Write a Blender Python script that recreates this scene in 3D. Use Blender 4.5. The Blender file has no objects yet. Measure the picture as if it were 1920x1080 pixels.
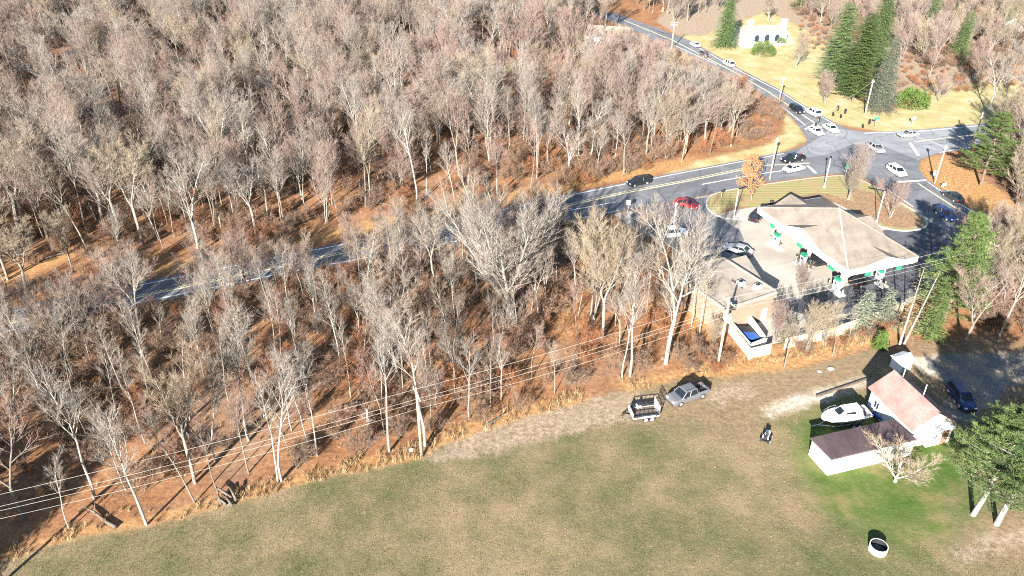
import bpy, math, random
import numpy as np
from mathutils import Vector, Matrix
from mathutils.geometry import tessellate_polygon
R = math.radians
SC = bpy.context.scene
COL = SC.collection

# ------------------------------------------------------------------ camera, world, sun, exposure
F_PX = 1440.0; PITCH = R(31.5); CAM_H = 61.5
cam_d = bpy.data.cameras.new('camera'); cam = bpy.data.objects.new('camera', cam_d); COL.objects.link(cam)
cam.location = (0, 0, CAM_H); cam.rotation_euler = (R(90) - PITCH, 0, 0)
cam_d.sensor_width = 36; cam_d.lens = 36 * F_PX / 1920; cam_d.clip_start = .5; cam_d.clip_end = 6000
SC.camera = cam
SUN_EL = R(21.5); SHADOW_AZ = R(21.2)      # shadows fall 21 degrees right of the camera's heading
world = bpy.data.worlds.new('World'); SC.world = world; world.use_nodes = True
wn = world.node_tree.nodes; wl = world.node_tree.links
sky = wn.new('ShaderNodeTexSky'); sky.sky_type = 'NISHITA'; sky.sun_disc = False
sky.sun_elevation = SUN_EL; sky.sun_rotation = math.pi + SHADOW_AZ; sky.air_density = 1.2; sky.dust_density = .3; sky.ozone_density = 3.0
wn['Background'].inputs['Strength'].default_value = 0.05
wl.new(sky.outputs['Color'], wn['Background'].inputs['Color'])
sun_d = bpy.data.lights.new('sun', 'SUN'); sun = bpy.data.objects.new('sun', sun_d); COL.objects.link(sun)
sun_d.energy = 5.0; sun_d.angle = R(.5); sun_d.color = (1.0, .955, .885)
sdir = Vector((math.sin(SHADOW_AZ) * math.cos(SUN_EL), math.cos(SHADOW_AZ) * math.cos(SUN_EL), -math.sin(SUN_EL)))
sun.rotation_euler = sdir.to_track_quat('-Z', 'Y').to_euler(); sun.location = (-60, -60, 120)
SC.view_settings.view_transform = 'Standard'; SC.view_settings.look = 'None'
SC.view_settings.exposure = 2.15; SC.view_settings.gamma = 1.0
SC.cycles.use_denoising = False; SC.cycles.filter_width = 1.1
SC.cycles.max_bounces = 5; SC.cycles.diffuse_bounces = 1; SC.cycles.glossy_bounces = 2
SC.cycles.transmission_bounces = 3; SC.cycles.transparent_max_bounces = 6

# ------------------------------------------------------------------ pixel -> place on the ground (or at height z)
_s, _c = math.sin(PITCH), math.cos(PITCH)
def P(x, y, z=0.0):
    u = (x - 960) / F_PX; v = (y - 540) / F_PX
    t = (CAM_H - z) / (_s + v * _c)
    return Vector((u * t, (_c - v * _s) * t, z))
def PROJ(p):
    z = p[2] - CAM_H; d = p[1] * _c - z * _s
    return 960 + F_PX * p[0] / d, 540 + F_PX * (-p[1] * _s - z * _c) / d, d
def PP(pts, z=0.0): return [P(x, y, z) for x, y in pts]

# ------------------------------------------------------------------ materials
MATS = {}
class NT:
    def __init__(s, name):
        s.m = bpy.data.materials.new(name); s.m.use_nodes = True
        s.n = s.m.node_tree.nodes; s.l = s.m.node_tree.links; s.b = s.n['Principled BSDF']; MATS[name] = s.m
        if 'Specular IOR Level' in s.b.inputs: s.b.inputs['Specular IOR Level'].default_value = .3
    def new(s, t, **k):
        n = s.n.new(t)
        for a, b in k.items(): setattr(n, a, b)
        return n
    def put(s, sock, v):
        if isinstance(v, bpy.types.NodeSocket): s.l.new(v, sock)
        elif isinstance(v, tuple) and len(v) == 3 and sock.type == 'RGBA': sock.default_value = (*v, 1)
        else: sock.default_value = v
    def pos(s): return s.new('ShaderNodeNewGeometry').outputs['Position']
    def obj(s): return s.new('ShaderNodeTexCoord').outputs['Object']
    def noise(s, scale, detail=4, co=None, rough=.6):
        n = s.new('ShaderNodeTexNoise'); n.inputs['Scale'].default_value = scale
        n.inputs['Detail'].default_value = detail; n.inputs['Roughness'].default_value = rough
        s.l.new(co if co is not None else s.pos(), n.inputs['Vector']); return n.outputs['Fac']
    def mix(s, f, a, b, mode='MIX'):
        n = s.new('ShaderNodeMix', data_type='RGBA', blend_type=mode)
        s.put(n.inputs[0], f); s.put(n.inputs[6], a); s.put(n.inputs[7], b); return n.outputs[2]
    def math(s, op, a, b=0.0, clamp=False):
        n = s.new('ShaderNodeMath', operation=op, use_clamp=clamp); s.put(n.inputs[0], a); s.put(n.inputs[1], b); return n.outputs[0]
    def rng(s, v, a, b, c=0., d=1.):
        n = s.new('ShaderNodeMapRange'); s.put(n.inputs[0], v)
        for i, q in enumerate((a, b, c, d)): n.inputs[i + 1].default_value = q
        return n.outputs[0]
    def ramp(s, f, stops):
        n = s.new('ShaderNodeValToRGB'); e = n.color_ramp.elements
        while len(e) < len(stops): e.new(.5)
        for i, (p, c) in enumerate(stops): e[i].position = p; e[i].color = (*c, 1)
        s.put(n.inputs[0], f); return n.outputs[0]
    def attr(s, name): return s.new('ShaderNodeAttribute', attribute_name=name).outputs['Fac']
    def rand(s): return s.new('ShaderNodeObjectInfo').outputs['Random']
    def bump(s, h, strength=.3, dist=.05):
        n = s.new('ShaderNodeBump'); n.inputs['Strength'].default_value = strength; n.inputs['Distance'].default_value = dist
        s.l.new(h, n.inputs['Height']); s.l.new(n.outputs[0], s.b.inputs['Normal'])
    def out(s, col, rough=.85):
        s.put(s.b.inputs['Base Color'], col); s.put(s.b.inputs['Roughness'], rough); return s.m

def simple(name, col, rough=.7, var=.25, scale=1.5, metal=0., rnd=0., coord='pos', coat=0., bump=0.):
    t = NT(name); co = t.pos() if coord == 'pos' else t.obj()
    n = t.noise(scale, 5, co)
    lo = tuple(c * (1 - var) for c in col); hi = tuple(min(.95, c * (1 + var)) for c in col)
    c = t.mix(t.rng(n, .3, .7), lo, hi)
    if rnd:
        k = t.rng(t.rand(), 0, 1, 1 - rnd, 1 + rnd)
        g = t.new('ShaderNodeCombineColor')
        for i in range(3): t.l.new(k, g.inputs[i])
        c = t.mix(1.0, c, g.outputs[0], 'MULTIPLY')
    t.b.inputs['Metallic'].default_value = metal
    if coat: t.b.inputs['Coat Weight'].default_value = coat; t.b.inputs['Coat Roughness'].default_value = .08
    if bump: t.bump(n, bump, .05)
    return t.out(c, rough)

def twig_mat(name, a, b, c):
    # a mixture of twig colours from tree to tree and along the crown
    t = NT(name); co = t.obj()
    base = t.ramp(t.rand(), [(0, a), (.5, b), (1, c)])
    n = t.noise(.9, 3, co)
    base = t.mix(t.rng(n, .3, .7), base, (.8, .74, .68), 'MULTIPLY')
    return t.out(base, .9)
def bark_mat(name, a, b, rnd=.25):
    t = NT(name); co = t.obj()
    mp = t.new('ShaderNodeMapping'); mp.inputs['Scale'].default_value = (1, 1, .25); t.l.new(co, mp.inputs['Vector'])
    n = t.noise(5, 5, mp.outputs[0])
    c = t.mix(t.rng(n, .35, .65), a, b)
    k = t.rng(t.rand(), 0, 1, 1 - rnd, 1 + rnd); g = t.new('ShaderNodeCombineColor')
    for i in range(3): t.l.new(k, g.inputs[i])
    t.bump(n, .4, .03)
    return t.out(t.mix(1., c, g.outputs[0], 'MULTIPLY'), .9)

bark_mat('bark', (.10, .085, .068), (.27, .24, .20)); bark_mat('bark_pale', (.17, .155, .13), (.38, .35, .305), .2)
bark_mat('bark_dark', (.06, .045, .035), (.15, .11, .08))
twig_mat('twigs', (.245, .22, .19), (.25, .215, .185), (.20, .185, .168))
twig_mat('twigs_rosy', (.26, .195, .168), (.25, .178, .152), (.235, .192, .17))
twig_mat('twigs_tan', (.30, .25, .18), (.26, .21, .15), (.22, .19, .15))
twig_mat('brush', (.20, .135, .10), (.24, .15, .10), (.17, .125, .095))
twig_mat('brush_orange', (.30, .13, .06), (.26, .12, .06), (.22, .12, .07))
twig_mat('dry_grass_blades', (.33, .21, .11), (.38, .27, .15), (.26, .14, .07))
twig_mat('copper_leaves', (.34, .16, .07), (.30, .14, .06), (.36, .19, .09))
def needle_mat(name, a, b, rnd=.2):
    t = NT(name); n = t.noise(1.3, 4, t.obj()); k = t.rng(t.rand(), 0, 1, 1 - rnd, 1 + rnd)
    c = t.mix(t.rng(n, .35, .65), a, b); g = t.new('ShaderNodeCombineColor')
    for i in range(3): t.l.new(k, g.inputs[i])
    return t.out(t.mix(1., c, g.outputs[0], 'MULTIPLY'), .7)
needle_mat('needles', (.058, .10, .036), (.13, .175, .064)); needle_mat('needles_blue', (.11, .135, .095), (.20, .21, .145))
needle_mat('needles_pine', (.042, .075, .02), (.105, .14, .042)); needle_mat('needles_yew', (.05, .09, .018), (.105, .15, .035))
needle_mat('needles_dark', (.035, .072, .024), (.10, .145, .048)); needle_mat('needles_tan', (.12, .12, .06), (.22, .19, .10))


def asphalt_mat(name, base):
    t = NT(name); pos = t.pos(); a = t.noise(.18, 5, pos, .65); f = t.noise(3.5, 5, pos, .7); pt = t.noise(.09, 2, pos, .4)
    c = t.mix(t.rng(a, .35, .65), tuple(q * .8 for q in base), tuple(q * 1.2 for q in base)); c = t.mix(t.math('MULTIPLY', t.rng(f, .45, .7), .35), c, tuple(q * .55 for q in base))
    c = t.mix(t.rng(pt, .57, .585, 0, .45), c, tuple(q * .6 for q in base))
    v = t.new('ShaderNodeTexVoronoi', feature='DISTANCE_TO_EDGE'); v.inputs['Scale'].default_value = .13; t.l.new(pos, v.inputs['Vector']); c = t.mix(t.rng(v.outputs['Distance'], .012, .004, 0, .6), c, (.03, .03, .032))
    st = t.noise(.6, 3, pos); c = t.mix(t.rng(st, .66, .72, 0, .5), c, (.05, .048, .046)); t.bump(f, .2, .03); return t.out(c, .8)
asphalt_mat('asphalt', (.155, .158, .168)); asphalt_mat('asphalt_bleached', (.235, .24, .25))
simple('asphalt_dark', (.09, .09, .098), .85, .3, .5)
simple('paint_white', (.75, .75, .72), .6, .15, 3); simple('paint_yellow', (.66, .58, .34), .6, .15, 3)
simple('kerb', (.50, .47, .43), .8, .15, 2); simple('concrete', (.42, .37, .31), .8, .2, .5)
simple('tan_render', (.22, .165, .12), .8, .15, 2); simple('white_wall', (.78, .76, .72), .6, .06, 2); simple('white_metal', (.78, .78, .78), .35, .05, 2)
simple('fence_wood', (.52, .39, .27), .8, .18, 4, bump=.2); simple('pole_wood', (.34, .27, .20), .85, .25, 3)
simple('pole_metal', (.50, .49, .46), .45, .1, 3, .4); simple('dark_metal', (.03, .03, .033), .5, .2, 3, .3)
simple('rubber', (.018, .018, .02), .8, .2, 5); simple('rim', (.55, .55, .56), .35, .1, 5, .7)
simple('glass', (.012, .016, .02), .08, .2, 2, coat=.5); simple('window_glass', (.02, .03, .045), .08, .2, 2)
simple('lamp_white', (.8, .8, .78), .2, .03, 3); simple('lamp_red', (.35, .015, .012), .3, .1, 3)
simple('green_sign', (.02, .22, .12), .5, .1, 3); simple('blue_plastic', (.02, .10, .38), .4, .15, 3)
simple('blue_steel', (.02, .07, .19), .45, .2, 3); simple('stone_white', (.52, .48, .43), .85, .2, 3, bump=.4)
simple('brick_brown', (.22, .12, .08), .85, .2, 3); simple('wire', (.50, .46, .40), .6, .1, 1)
simple('transformer_grey', (.45, .45, .44), .5, .1, 3); simple('wood_deck', (.13, .10, .075), .8, .3, 3)
simple('log', (.12, .10, .08), .9, .4, 4); simple('insulator', (.7, .68, .64), .4, .1, 5)
for nm, c, met in (('white', (.72, .72, .71), 0), ('black', (.012, .013, .016), 0), ('silver', (.42, .43, .44), .5), ('red', (.25, .012, .018), 0),
                   ('navy', (.015, .03, .10), 0), ('charcoal', (.03, .035, .04), .2), ('blue', (.02, .05, .22), 0), ('pewter', (.17, .175, .185), .4)):
    simple('car_' + nm, c, .3, .05, 2, met, coat=.6)
def roof_mat(name, a, b, c):
    t = NT(name); co = t.obj(); n = t.noise(.5, 5, co); f = t.noise(7, 2, co)
    mp = t.new('ShaderNodeMapping'); mp.inputs['Scale'].default_value = (.5, .12, .5); t.l.new(co, mp.inputs['Vector']); sn = t.noise(1.2, 5, mp.outputs[0], .7)
    col = t.mix(t.rng(n, .35, .65), a, b); col = t.mix(t.rng(sn, .48, .66, 0, .55), col, tuple(q * .55 for q in a)); col = t.mix(t.math('MULTIPLY', t.rng(f, .45, .65), .5), col, c)
    t.bump(f, .3, .03); return t.out(col, .85)
roof_mat('roof_tan', (.185, .155, .125), (.26, .215, .175), (.14, .115, .095)); roof_mat('roof_red', (.24, .14, .12), (.35, .225, .20), (.17, .10, .085))
roof_mat('roof_plum', (.085, .058, .062), (.12, .085, .085), (.055, .038, .042)); roof_mat('roof_flat', (.30, .25, .205), (.38, .32, .26), (.26, .21, .17))

# ground: every zone is a real cover (leaf litter, mown grass, lawn, gravel); signed distances to its outline are stored on the mesh
def field_colour(t, big, mid, fine, tiny):
    f = t.ramp(t.math('ADD', t.math('MULTIPLY', big, .65), t.math('MULTIPLY', mid, .42)), [(.41, (.098, .105, .044)), (.51, (.165, .14, .074)), (.60, (.25, .187, .11))])
    f = t.mix(t.math('MULTIPLY', t.rng(fine, .52, .72), .5), f, (.28, .21, .125)); f = t.mix(t.math('MULTIPLY', t.rng(tiny, .5, .66), .7), f, (.055, .055, .022))
    return t.mix(t.math('MULTIPLY', t.rng(tiny, .44, .3), .6), f, (.36, .29, .185))
def blade_material():
    t = NT('meadow_blades'); pos = t.pos(); c = field_colour(t, t.noise(.035, 4, pos), t.noise(.22, 5, pos), t.noise(1.6, 5, pos, .7), t.noise(6, 6, pos, .8))
    k = t.ramp(t.rand(), [(0, (.75, .75, .75)), (1, (1.25, 1.22, 1.15))]); return t.out(t.mix(1., c, k, 'MULTIPLY'), .9)
blade_material()
def ground_material():
    t = NT('ground_cover'); pos = t.pos()
    big = t.noise(.035, 4, pos); mid = t.noise(.22, 5, pos); fine = t.noise(1.6, 5, pos, .7); tiny = t.noise(6, 6, pos, .8)
    edge = t.math('MULTIPLY', t.math('SUBTRACT', t.noise(.45, 5, pos, .7), .5), 7.0)
    speck = t.rng(tiny, .35, .68)
    litter = t.ramp(t.math('ADD', t.math('MULTIPLY', fine, .6), t.math('MULTIPLY', mid, .45)), [(.34, (.10, .055, .034)), (.46, (.235, .112, .055)), (.57, (.345, .175, .083)), (.70, (.40, .28, .175))])
    litter = t.mix(t.rng(big, .50, .66, 0, .6), litter, t.mix(fine, (.14, .11, .08), (.33, .26, .195)))
    litter = t.mix(t.math('MULTIPLY', speck, .5), litter, (.13, .07, .045))
    field = field_colour(t, big, mid, fine, tiny)
    lawn = t.ramp(t.math('ADD', t.math('MULTIPLY', mid, .8), t.math('MULTIPLY', tiny, .2)), [(.35, (.045, .09, .018)), (.52, (.085, .118, .032)), (.66, (.19, .155, .07))])
    lawn = t.mix(t.math('MULTIPLY', t.rng(fine, .5, .75), .4), lawn, (.22, .19, .09))
    yellow = t.ramp(mid, [(.32, (.30, .27, .115)), (.55, (.42, .35, .18)), (.66, (.50, .42, .27))]); yellow = t.mix(t.rng(t.noise(.12, 5, pos, .7), .52, .66, 0, .7), yellow, (.34, .235, .125)); yellow = t.mix(t.math('MULTIPLY', speck, .3), yellow, (.34, .26, .12))
    gravel = t.mix(t.rng(fine, .35, .65), (.36, .29, .21), (.58, .52, .43))
    pale = t.mix(t.rng(fine, .35, .65), (.20, .145, .095), (.40, .31, .23))
    orange = t.ramp(fine, [(.3, (.20, .10, .04)), (.5, (.36, .20, .085)), (.7, (.42, .29, .14))])
    dirt = t.mix(t.rng(fine, .35, .65), (.16, .115, .07), (.28, .20, .125))
    col = litter
    for nm, c, k in (('z_field', field, .25), ('z_dirt', dirt, .9), ('z_pale', pale, .8), ('z_lawn', lawn, .9), ('z_yellow', yellow, .5), ('z_orange', orange, .45), ('z_gravel', gravel, .45)):
        d = t.math('ADD', t.attr(nm), t.math('MULTIPLY', edge, k))
        w = .35 if nm in ('z_field',) else (2.2 if nm in ('z_lawn', 'z_dirt') else .7)
        col = t.mix(t.rng(d, -w, w), col, c)
    t.bump(t.math('ADD', fine, t.math('MULTIPLY', tiny, .7)), .55, .14)
    t.b.inputs['Specular IOR Level'].default_value = .05
    return t.out(col, .95)
ground_material()
def island_material():
    t = NT('island_grass'); pos = t.pos(); mid = t.noise(.4, 4, pos); fine = t.noise(3, 4, pos)
    w = t.new('ShaderNodeTexWave'); w.inputs['Scale'].default_value = .28; w.inputs['Distortion'].default_value = .4; w.bands_direction = 'Y'; t.l.new(pos, w.inputs['Vector'])
    c = t.mix(w.outputs['Fac'], (.22, .20, .075), (.36, .31, .14)); c = t.mix(t.rng(mid, .45, .62), c, (.34, .235, .125)); c = t.mix(t.math('MULTIPLY', fine, .4), c, (.10, .09, .03))
    t.bump(fine, .6, .08); return t.out(c, .95)
def drive_material():
    t = NT('worn_drive'); pos = t.pos(); n = t.noise(.35, 6, pos, .7); f = t.noise(3, 4, pos)
    c = t.mix(t.rng(n, .42, .58), (.13, .13, .135), (.26, .21, .155)); c = t.mix(t.math('MULTIPLY', t.rng(f, .5, .7), .5), c, (.34, .29, .23)); return t.out(c, .9)
drive_material()
island_material(); simple('mulch', (.24, .15, .085), .95, .4, 2.5, bump=.6)
def lot_material():
    t = NT('lot_concrete'); pos = t.pos(); a = t.noise(.12, 4, pos); f = t.noise(2.2, 5, pos)
    c = t.mix(t.rng(a, .35, .65), (.30, .265, .225), (.42, .37, .31)); c = t.mix(t.math('MULTIPLY', t.rng(f, .5, .75), .35), c, (.2, .18, .16))
    st = t.noise(.5, 3, pos); c = t.mix(t.rng(st, .68, .74, 0, .6), c, (.09, .08, .075)); return t.out(c, .85)
lot_material()

# ------------------------------------------------------------------ mesh helpers
class MB:
    """collects shapes; build() links them as one mesh object"""
    def __init__(s): s.v = []; s.f = []
    def add(s, vs, fs):
        o = len(s.v); s.v += [tuple(v) for v in vs]; s.f += [tuple(i + o for i in f) for f in fs]; return s
    def box(s, cx, cy, cz, lx, ly, lz, rz=0., M=None):
        vs = []
        for dz in (-.5, .5):
            for dx, dy in ((-.5, -.5), (.5, -.5), (.5, .5), (-.5, .5)):
                x, y = dx * lx, dy * ly
                vs.append(Vector((cx + x * math.cos(rz) - y * math.sin(rz), cy + x * math.sin(rz) + y * math.cos(rz), cz + dz * lz)))
        if M: vs = [M @ v for v in vs]
        return s.add(vs, [(3, 2, 1, 0), (4, 5, 6, 7), (0, 1, 5, 4), (1, 2, 6, 5), (2, 3, 7, 6), (3, 0, 4, 7)])
    def tube(s, pts, rad, n=6, cap=True):
        pts = [Vector(p) for p in pts]; k = len(pts)
        if not isinstance(rad, (list, tuple)): rad = [rad] * k
        vs = []; ref = None
        for i, p in enumerate(pts):
            d = (pts[min(i + 1, k - 1)] - pts[max(i - 1, 0)]).normalized()
            if ref is None: ref = Vector((1, 0, 0)) if abs(d.x) < .8 else Vector((0, 1, 0))
            a = (ref - d * ref.dot(d)).normalized(); b = d.cross(a); ref = a
            for j in range(n):
                t = 2 * math.pi * j / n; vs.append(p + (a * math.cos(t) + b * math.sin(t)) * rad[i])
        fs = [(i * n + j, i * n + (j + 1) % n, (i + 1) * n + (j + 1) % n, (i + 1) * n + j) for i in range(k - 1) for j in range(n)]
        if cap: fs += [tuple(range(n))[::-1], tuple((k - 1) * n + j for j in range(n))]
        return s.add(vs, fs)
    def prism(s, poly, z0, z1):
        n = len(poly); vs = [Vector((p[0], p[1], z0)) for p in poly] + [Vector((p[0], p[1], z1)) for p in poly]
        fs = [(i, (i + 1) % n, n + (i + 1) % n, n + i) for i in range(n)]
        tri = tessellate_polygon([[Vector((p[0], p[1], 0)) for p in poly]])
        fs += [tuple(n + i for i in t) for t in tri] + [tuple(t) for t in tri]
        return s.add(vs, fs)
    def sheet(s, poly, z):
        tri = tessellate_polygon([[Vector((p[0], p[1], 0)) for p in poly]])
        vs = [Vector((p[0], p[1], z)) for p in poly]
        out = []
        for a, b, c in tri:
            out.append((a, b, c) if (vs[b] - vs[a]).cross(vs[c] - vs[a]).z > 0 else (a, c, b))
        return s.add(vs, out)
    def ribbon(s, pts, w, z):
        pts = [Vector((p[0], p[1], 0)) for p in pts]; vs = []
        for i, p in enumerate(pts):
            d = (pts[min(i + 1, len(pts) - 1)] - pts[max(i - 1, 0)]).normalized(); n = Vector((-d.y, d.x, 0)) * w / 2
            vs += [p + n + Vector((0, 0, z)), p - n + Vector((0, 0, z))]
        return s.add(vs, [(2 * i, 2 * i + 1, 2 * i + 3, 2 * i + 2) for i in range(len(pts) - 1)])
    def mesh(s, name, m, smooth=False):
        me = bpy.data.meshes.new(name); me.from_pydata(s.v, [], s.f); me.materials.append(MATS[m])
        if smooth: me.polygons.foreach_set('use_smooth', [True] * len(me.polygons))
        me.update(); return me
    def build(s, name, m, parent=None, smooth=False, fix=True):
        me = s.mesh(name, m, smooth)
        if fix:
            import bmesh
            b = bmesh.new(); b.from_mesh(me); bmesh.ops.recalc_face_normals(b, faces=b.faces); b.to_mesh(me); b.free()
        return link(name, me, parent)
def link(name, me, parent=None):
    o = bpy.data.objects.new(name, me); COL.objects.link(o)
    if parent is not None: o.parent = parent
    return o
def tag(o, label=None, cat=None, group=None, kind=None):
    for k, v in (('label', label), ('category', cat), ('group', group), ('kind', kind)):
        if v: o[k] = v
    return o
def thing(name, label, cat, loc=(0, 0, 0), rz=0., group=None):
    o = bpy.data.objects.new(name, None); COL.objects.link(o); o.location = loc; o.rotation_euler = (0, 0, rz); o.empty_display_size = .3
    return tag(o, label, cat, group)
def struct(o): return tag(o, kind='structure')
def rect_frame(a, b):
    d = Vector((b[0] - a[0], b[1] - a[1], 0)); return d.length, math.atan2(d.y, d.x)

# ------------------------------------------------------------------ ground sheet with its zones
def smooth_poly(pts, it=2):
    pts = [Vector((p[0], p[1])) for p in pts]
    for _ in range(it):
        q = []
        for i, p in enumerate(pts):
            n = pts[(i + 1) % len(pts)]; q += [p * .75 + n * .25, p * .25 + n * .75]
        pts = q
    return pts
def sdist(poly, X, Y):
    p = np.array([(q[0], q[1]) for q in poly]); d = np.full(X.shape, 1e9); ins = np.zeros(X.shape, bool)
    for i in range(len(p)):
        a, b = p[i], p[(i + 1) % len(p)]; e = b - a; L = max(e @ e, 1e-9)
        t = np.clip(((X - a[0]) * e[0] + (Y - a[1]) * e[1]) / L, 0, 1)
        d = np.minimum(d, np.hypot(X - a[0] - t * e[0], Y - a[1] - t * e[1]))
        if a[1] != b[1]:
            c = ((a[1] > Y) != (b[1] > Y)) & (X < (b[0] - a[0]) * (Y - a[1]) / (b[1] - a[1]) + a[0]); ins ^= c
    return np.where(ins, d, -d)
FIELD_EDGE = [(-350, 1190), (-120, 1090), (0, 1052), (150, 1003), (275, 985), (425, 945), (600, 895), (770, 862), (850, 824), (1000, 776), (1100, 750), (1250, 712)]
ZONES = {
 'z_field': [FIELD_EDGE + [(1330, 700), (1440, 690), (1560, 678), (1640, 652), (1700, 660), (1800, 690), (2300, 700), (2400, 1400), (-350, 1500)]],
 'z_dirt': [[(1150, 745), (1250, 712), (1330, 700), (1440, 690), (1560, 678), (1640, 660), (1640, 715), (1450, 790), (1420, 850), (1300, 800), (1150, 800)], [(1500, 935), (1570, 960), (1560, 990), (1510, 985)], [(1770, 935), (1930, 940), (2000, 1080), (1850, 1060), (1760, 1000)], [(1700, 640), (2200, 640), (2200, 830), (1800, 800), (1700, 700)]],
 'z_pale': [[(1760, 1035), (1850, 1005), (1930, 985), (2000, 975), (2000, 1005), (1900, 1025), (1800, 1060)], [(1230, 40), (1300, -40), (2300, -40), (2300, 160), (1920, 150), (1800, 158), (1740, 150), (1640, 212), (1600, 170), (1520, 60), (1440, 20), (1320, 66), (1270, 66)], [(800, 852), (850, 824), (1000, 776), (1100, 752), (1180, 735), (1260, 745), (1160, 790), (1040, 820), (900, 855), (820, 868)], [(1320, 735), (1400, 715), (1420, 740), (1340, 760)]],
 'z_lawn': [[(1640, 990), (1760, 960), (1850, 880), (1900, 900), (1790, 1000), (1700, 1050)], [(1475, 790), (1530, 765), (1600, 740), (1640, 760), (1790, 810), (1830, 900), (1760, 985), (1640, 1010), (1540, 965), (1500, 890)]],
 'z_yellow': [[(1270, 66), (1320, 66), (1440, 20), (1520, 60), (1575, 110), (1600, 170), (1640, 212), (1700, 190), (1740, 150), (1800, 158), (1920, 150), (2300, 150), (2300, 190), (1920, 228), (1660, 248), (1566, 232), (1389, 131), (1293, 76)],
              [(1240, 326), (1396, 302), (1470, 284), (1512, 264), (1500, 240), (1475, 215), (1470, 250), (1440, 272), (1380, 285), (1300, 303)],
              [(1050, 130), (1120, 100), (1160, 95), (1130, 160), (1080, 205), (1050, 210)], [(935, 110), (1010, 125), (1030, 145), (940, 135)]],
 'z_orange': [[(1722, 316), (1728, 302), (1760, 289), (1830, 325), (1930, 395), (2000, 470), (1864, 415), (1735, 335)], [(1300, 690), (1420, 655), (1690, 600), (1700, 630), (1500, 690), (1380, 705), (1270, 712), (1180, 735), (1150, 720)],
              [(0, 1052), (150, 1003), (275, 985), (425, 945), (600, 895), (770, 862), (850, 824), (1000, 776), (1100, 750), (1100, 735), (1000, 755), (850, 800), (760, 840), (600, 880), (425, 930), (275, 970), (150, 990), (0, 1040)],
              [(1040, 362), (1173, 336), (1300, 312), (1300, 295), (1173, 315), (1040, 350)], [(420, 492), (640, 448), (1040, 362), (1040, 340), (800, 385), (640, 425), (430, 470)], [(0, 520), (130, 470), (140, 480), (10, 535)], [(260, 515), (420, 460), (500, 440), (480, 470), (330, 510)], [(1300, 500), (1340, 560), (1330, 640), (1290, 600), (1270, 540)]],
 'z_gravel': [[(1350, 62), (1395, 48), (1480, 60), (1490, 82), (1440, 90), (1380, 88)], [(1425, 772), (1470, 748), (1560, 726), (1625, 706), (1630, 718), (1570, 742), (1490, 768), (1445, 783)], [(1690, 672), (1760, 668), (1800, 690), (1790, 715), (1740, 700)]],
}
def axis(fine0, fine1, step, lo, hi):
    a = list(np.arange(fine0, fine1, step)); s = step; x = fine1
    while x < hi: a.append(x); s *= 1.12; x += s
    a.append(hi); s = step; x = fine0 - s; pre = []
    while x > lo: pre.append(x); s *= 1.12; x -= s
    pre.append(lo); return np.array(pre[::-1] + a)
def build_ground():
    xs = axis(-95, 115, .9, -3500, 3500); ys = axis(38, 260, .9, -300, 5000)
    X, Y = np.meshgrid(xs, ys); ny, nx = X.shape
    V = np.stack([X.ravel(), Y.ravel(), np.zeros(X.size)], 1)
    i = np.arange(nx * ny).reshape(ny, nx)
    Fc = np.stack([i[:-1, :-1].ravel(), i[:-1, 1:].ravel(), i[1:, 1:].ravel(), i[1:, :-1].ravel()], 1)
    me = bpy.data.meshes.new('ground'); me.vertices.add(len(V)); me.vertices.foreach_set('co', V.ravel().astype(np.float32))
    me.loops.add(Fc.size); me.loops.foreach_set('vertex_index', Fc.ravel().astype(np.int32))
    me.polygons.add(len(Fc)); me.polygons.foreach_set('loop_start', np.arange(0, Fc.size, 4, dtype=np.int32)); me.update(); me.validate()
    for nm, polys in ZONES.items():
        d = np.full(X.size, -1e3)
        for pl in polys: d = np.maximum(d, sdist(PP(pl), X.ravel(), Y.ravel()))
        a = me.attributes.new(nm, 'FLOAT', 'POINT'); a.data.foreach_set('value', np.clip(d, -60, 60).astype(np.float32))
    me.materials.append(MATS['ground_cover']); struct(link('ground', me))
build_ground()

# ------------------------------------------------------------------ roads, lot, kerbs, markings
ROAD = [(-330, 648), (267, 529), (350, 512), (580, 467), (640, 455), (1040, 369), (1173, 342), (1280, 321), (1396, 299), (1474, 284), (1498, 278), (1509, 272), (1514, 262), (1506, 248), (1490, 226), (1467, 204), (1400, 158), (1343, 126), (1275, 96), (1240, 82), (1170, 52), (1100, 24),
        (1150, 24), (1225, 50), (1293, 76), (1389, 130), (1460, 167), (1510, 199), (1566, 231), (1590, 242), (1620, 247), (1660, 247), (1729, 243), (1875, 229), (2050, 208), (2350, 180),
        (2350, 215), (2050, 248), (1900, 267), (1790, 283), (1760, 289), (1736, 295), (1726, 302), (1723, 316), (1735, 335), (1772, 362), (1801, 381), (1864, 415), (1960, 470), (2060, 528),
        (1990, 600), (1900, 528), (1850, 490), (1790, 446), (1738, 408), (1700, 382), (1658, 354), (1625, 336), (1600, 328), (1577, 325), (1560, 326), (1437, 342), (1390, 351), (1335, 363), (1180, 394), (1063, 417), (717, 481), (627, 498), (533, 516), (333, 558), (177, 590), (-330, 706)]
road = struct(MB().sheet(PP(ROAD), .03).build('road', 'asphalt', fix=False))
struct(MB().sheet(PP([(1560, 240), (1590, 244), (1620, 248), (1729, 244), (1875, 230), (2050, 209), (2350, 181), (2350, 214), (2050, 247), (1900, 266), (1790, 282), (1755, 288), (1722, 300), (1700, 292), (1660, 275), (1600, 270), (1550, 290), (1480, 300), (1500, 280), (1530, 262)]), .033).build('road_surface', 'asphalt_bleached', fix=False))  # paler asphalt sheet over the crossroads and the east leg
def line(name, pts, w, m='paint_white', z=.038): return MB().ribbon(PP(pts), w, z).build(name, m, road, fix=False)
def lerp_line(pts, n=6): return pts
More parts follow.
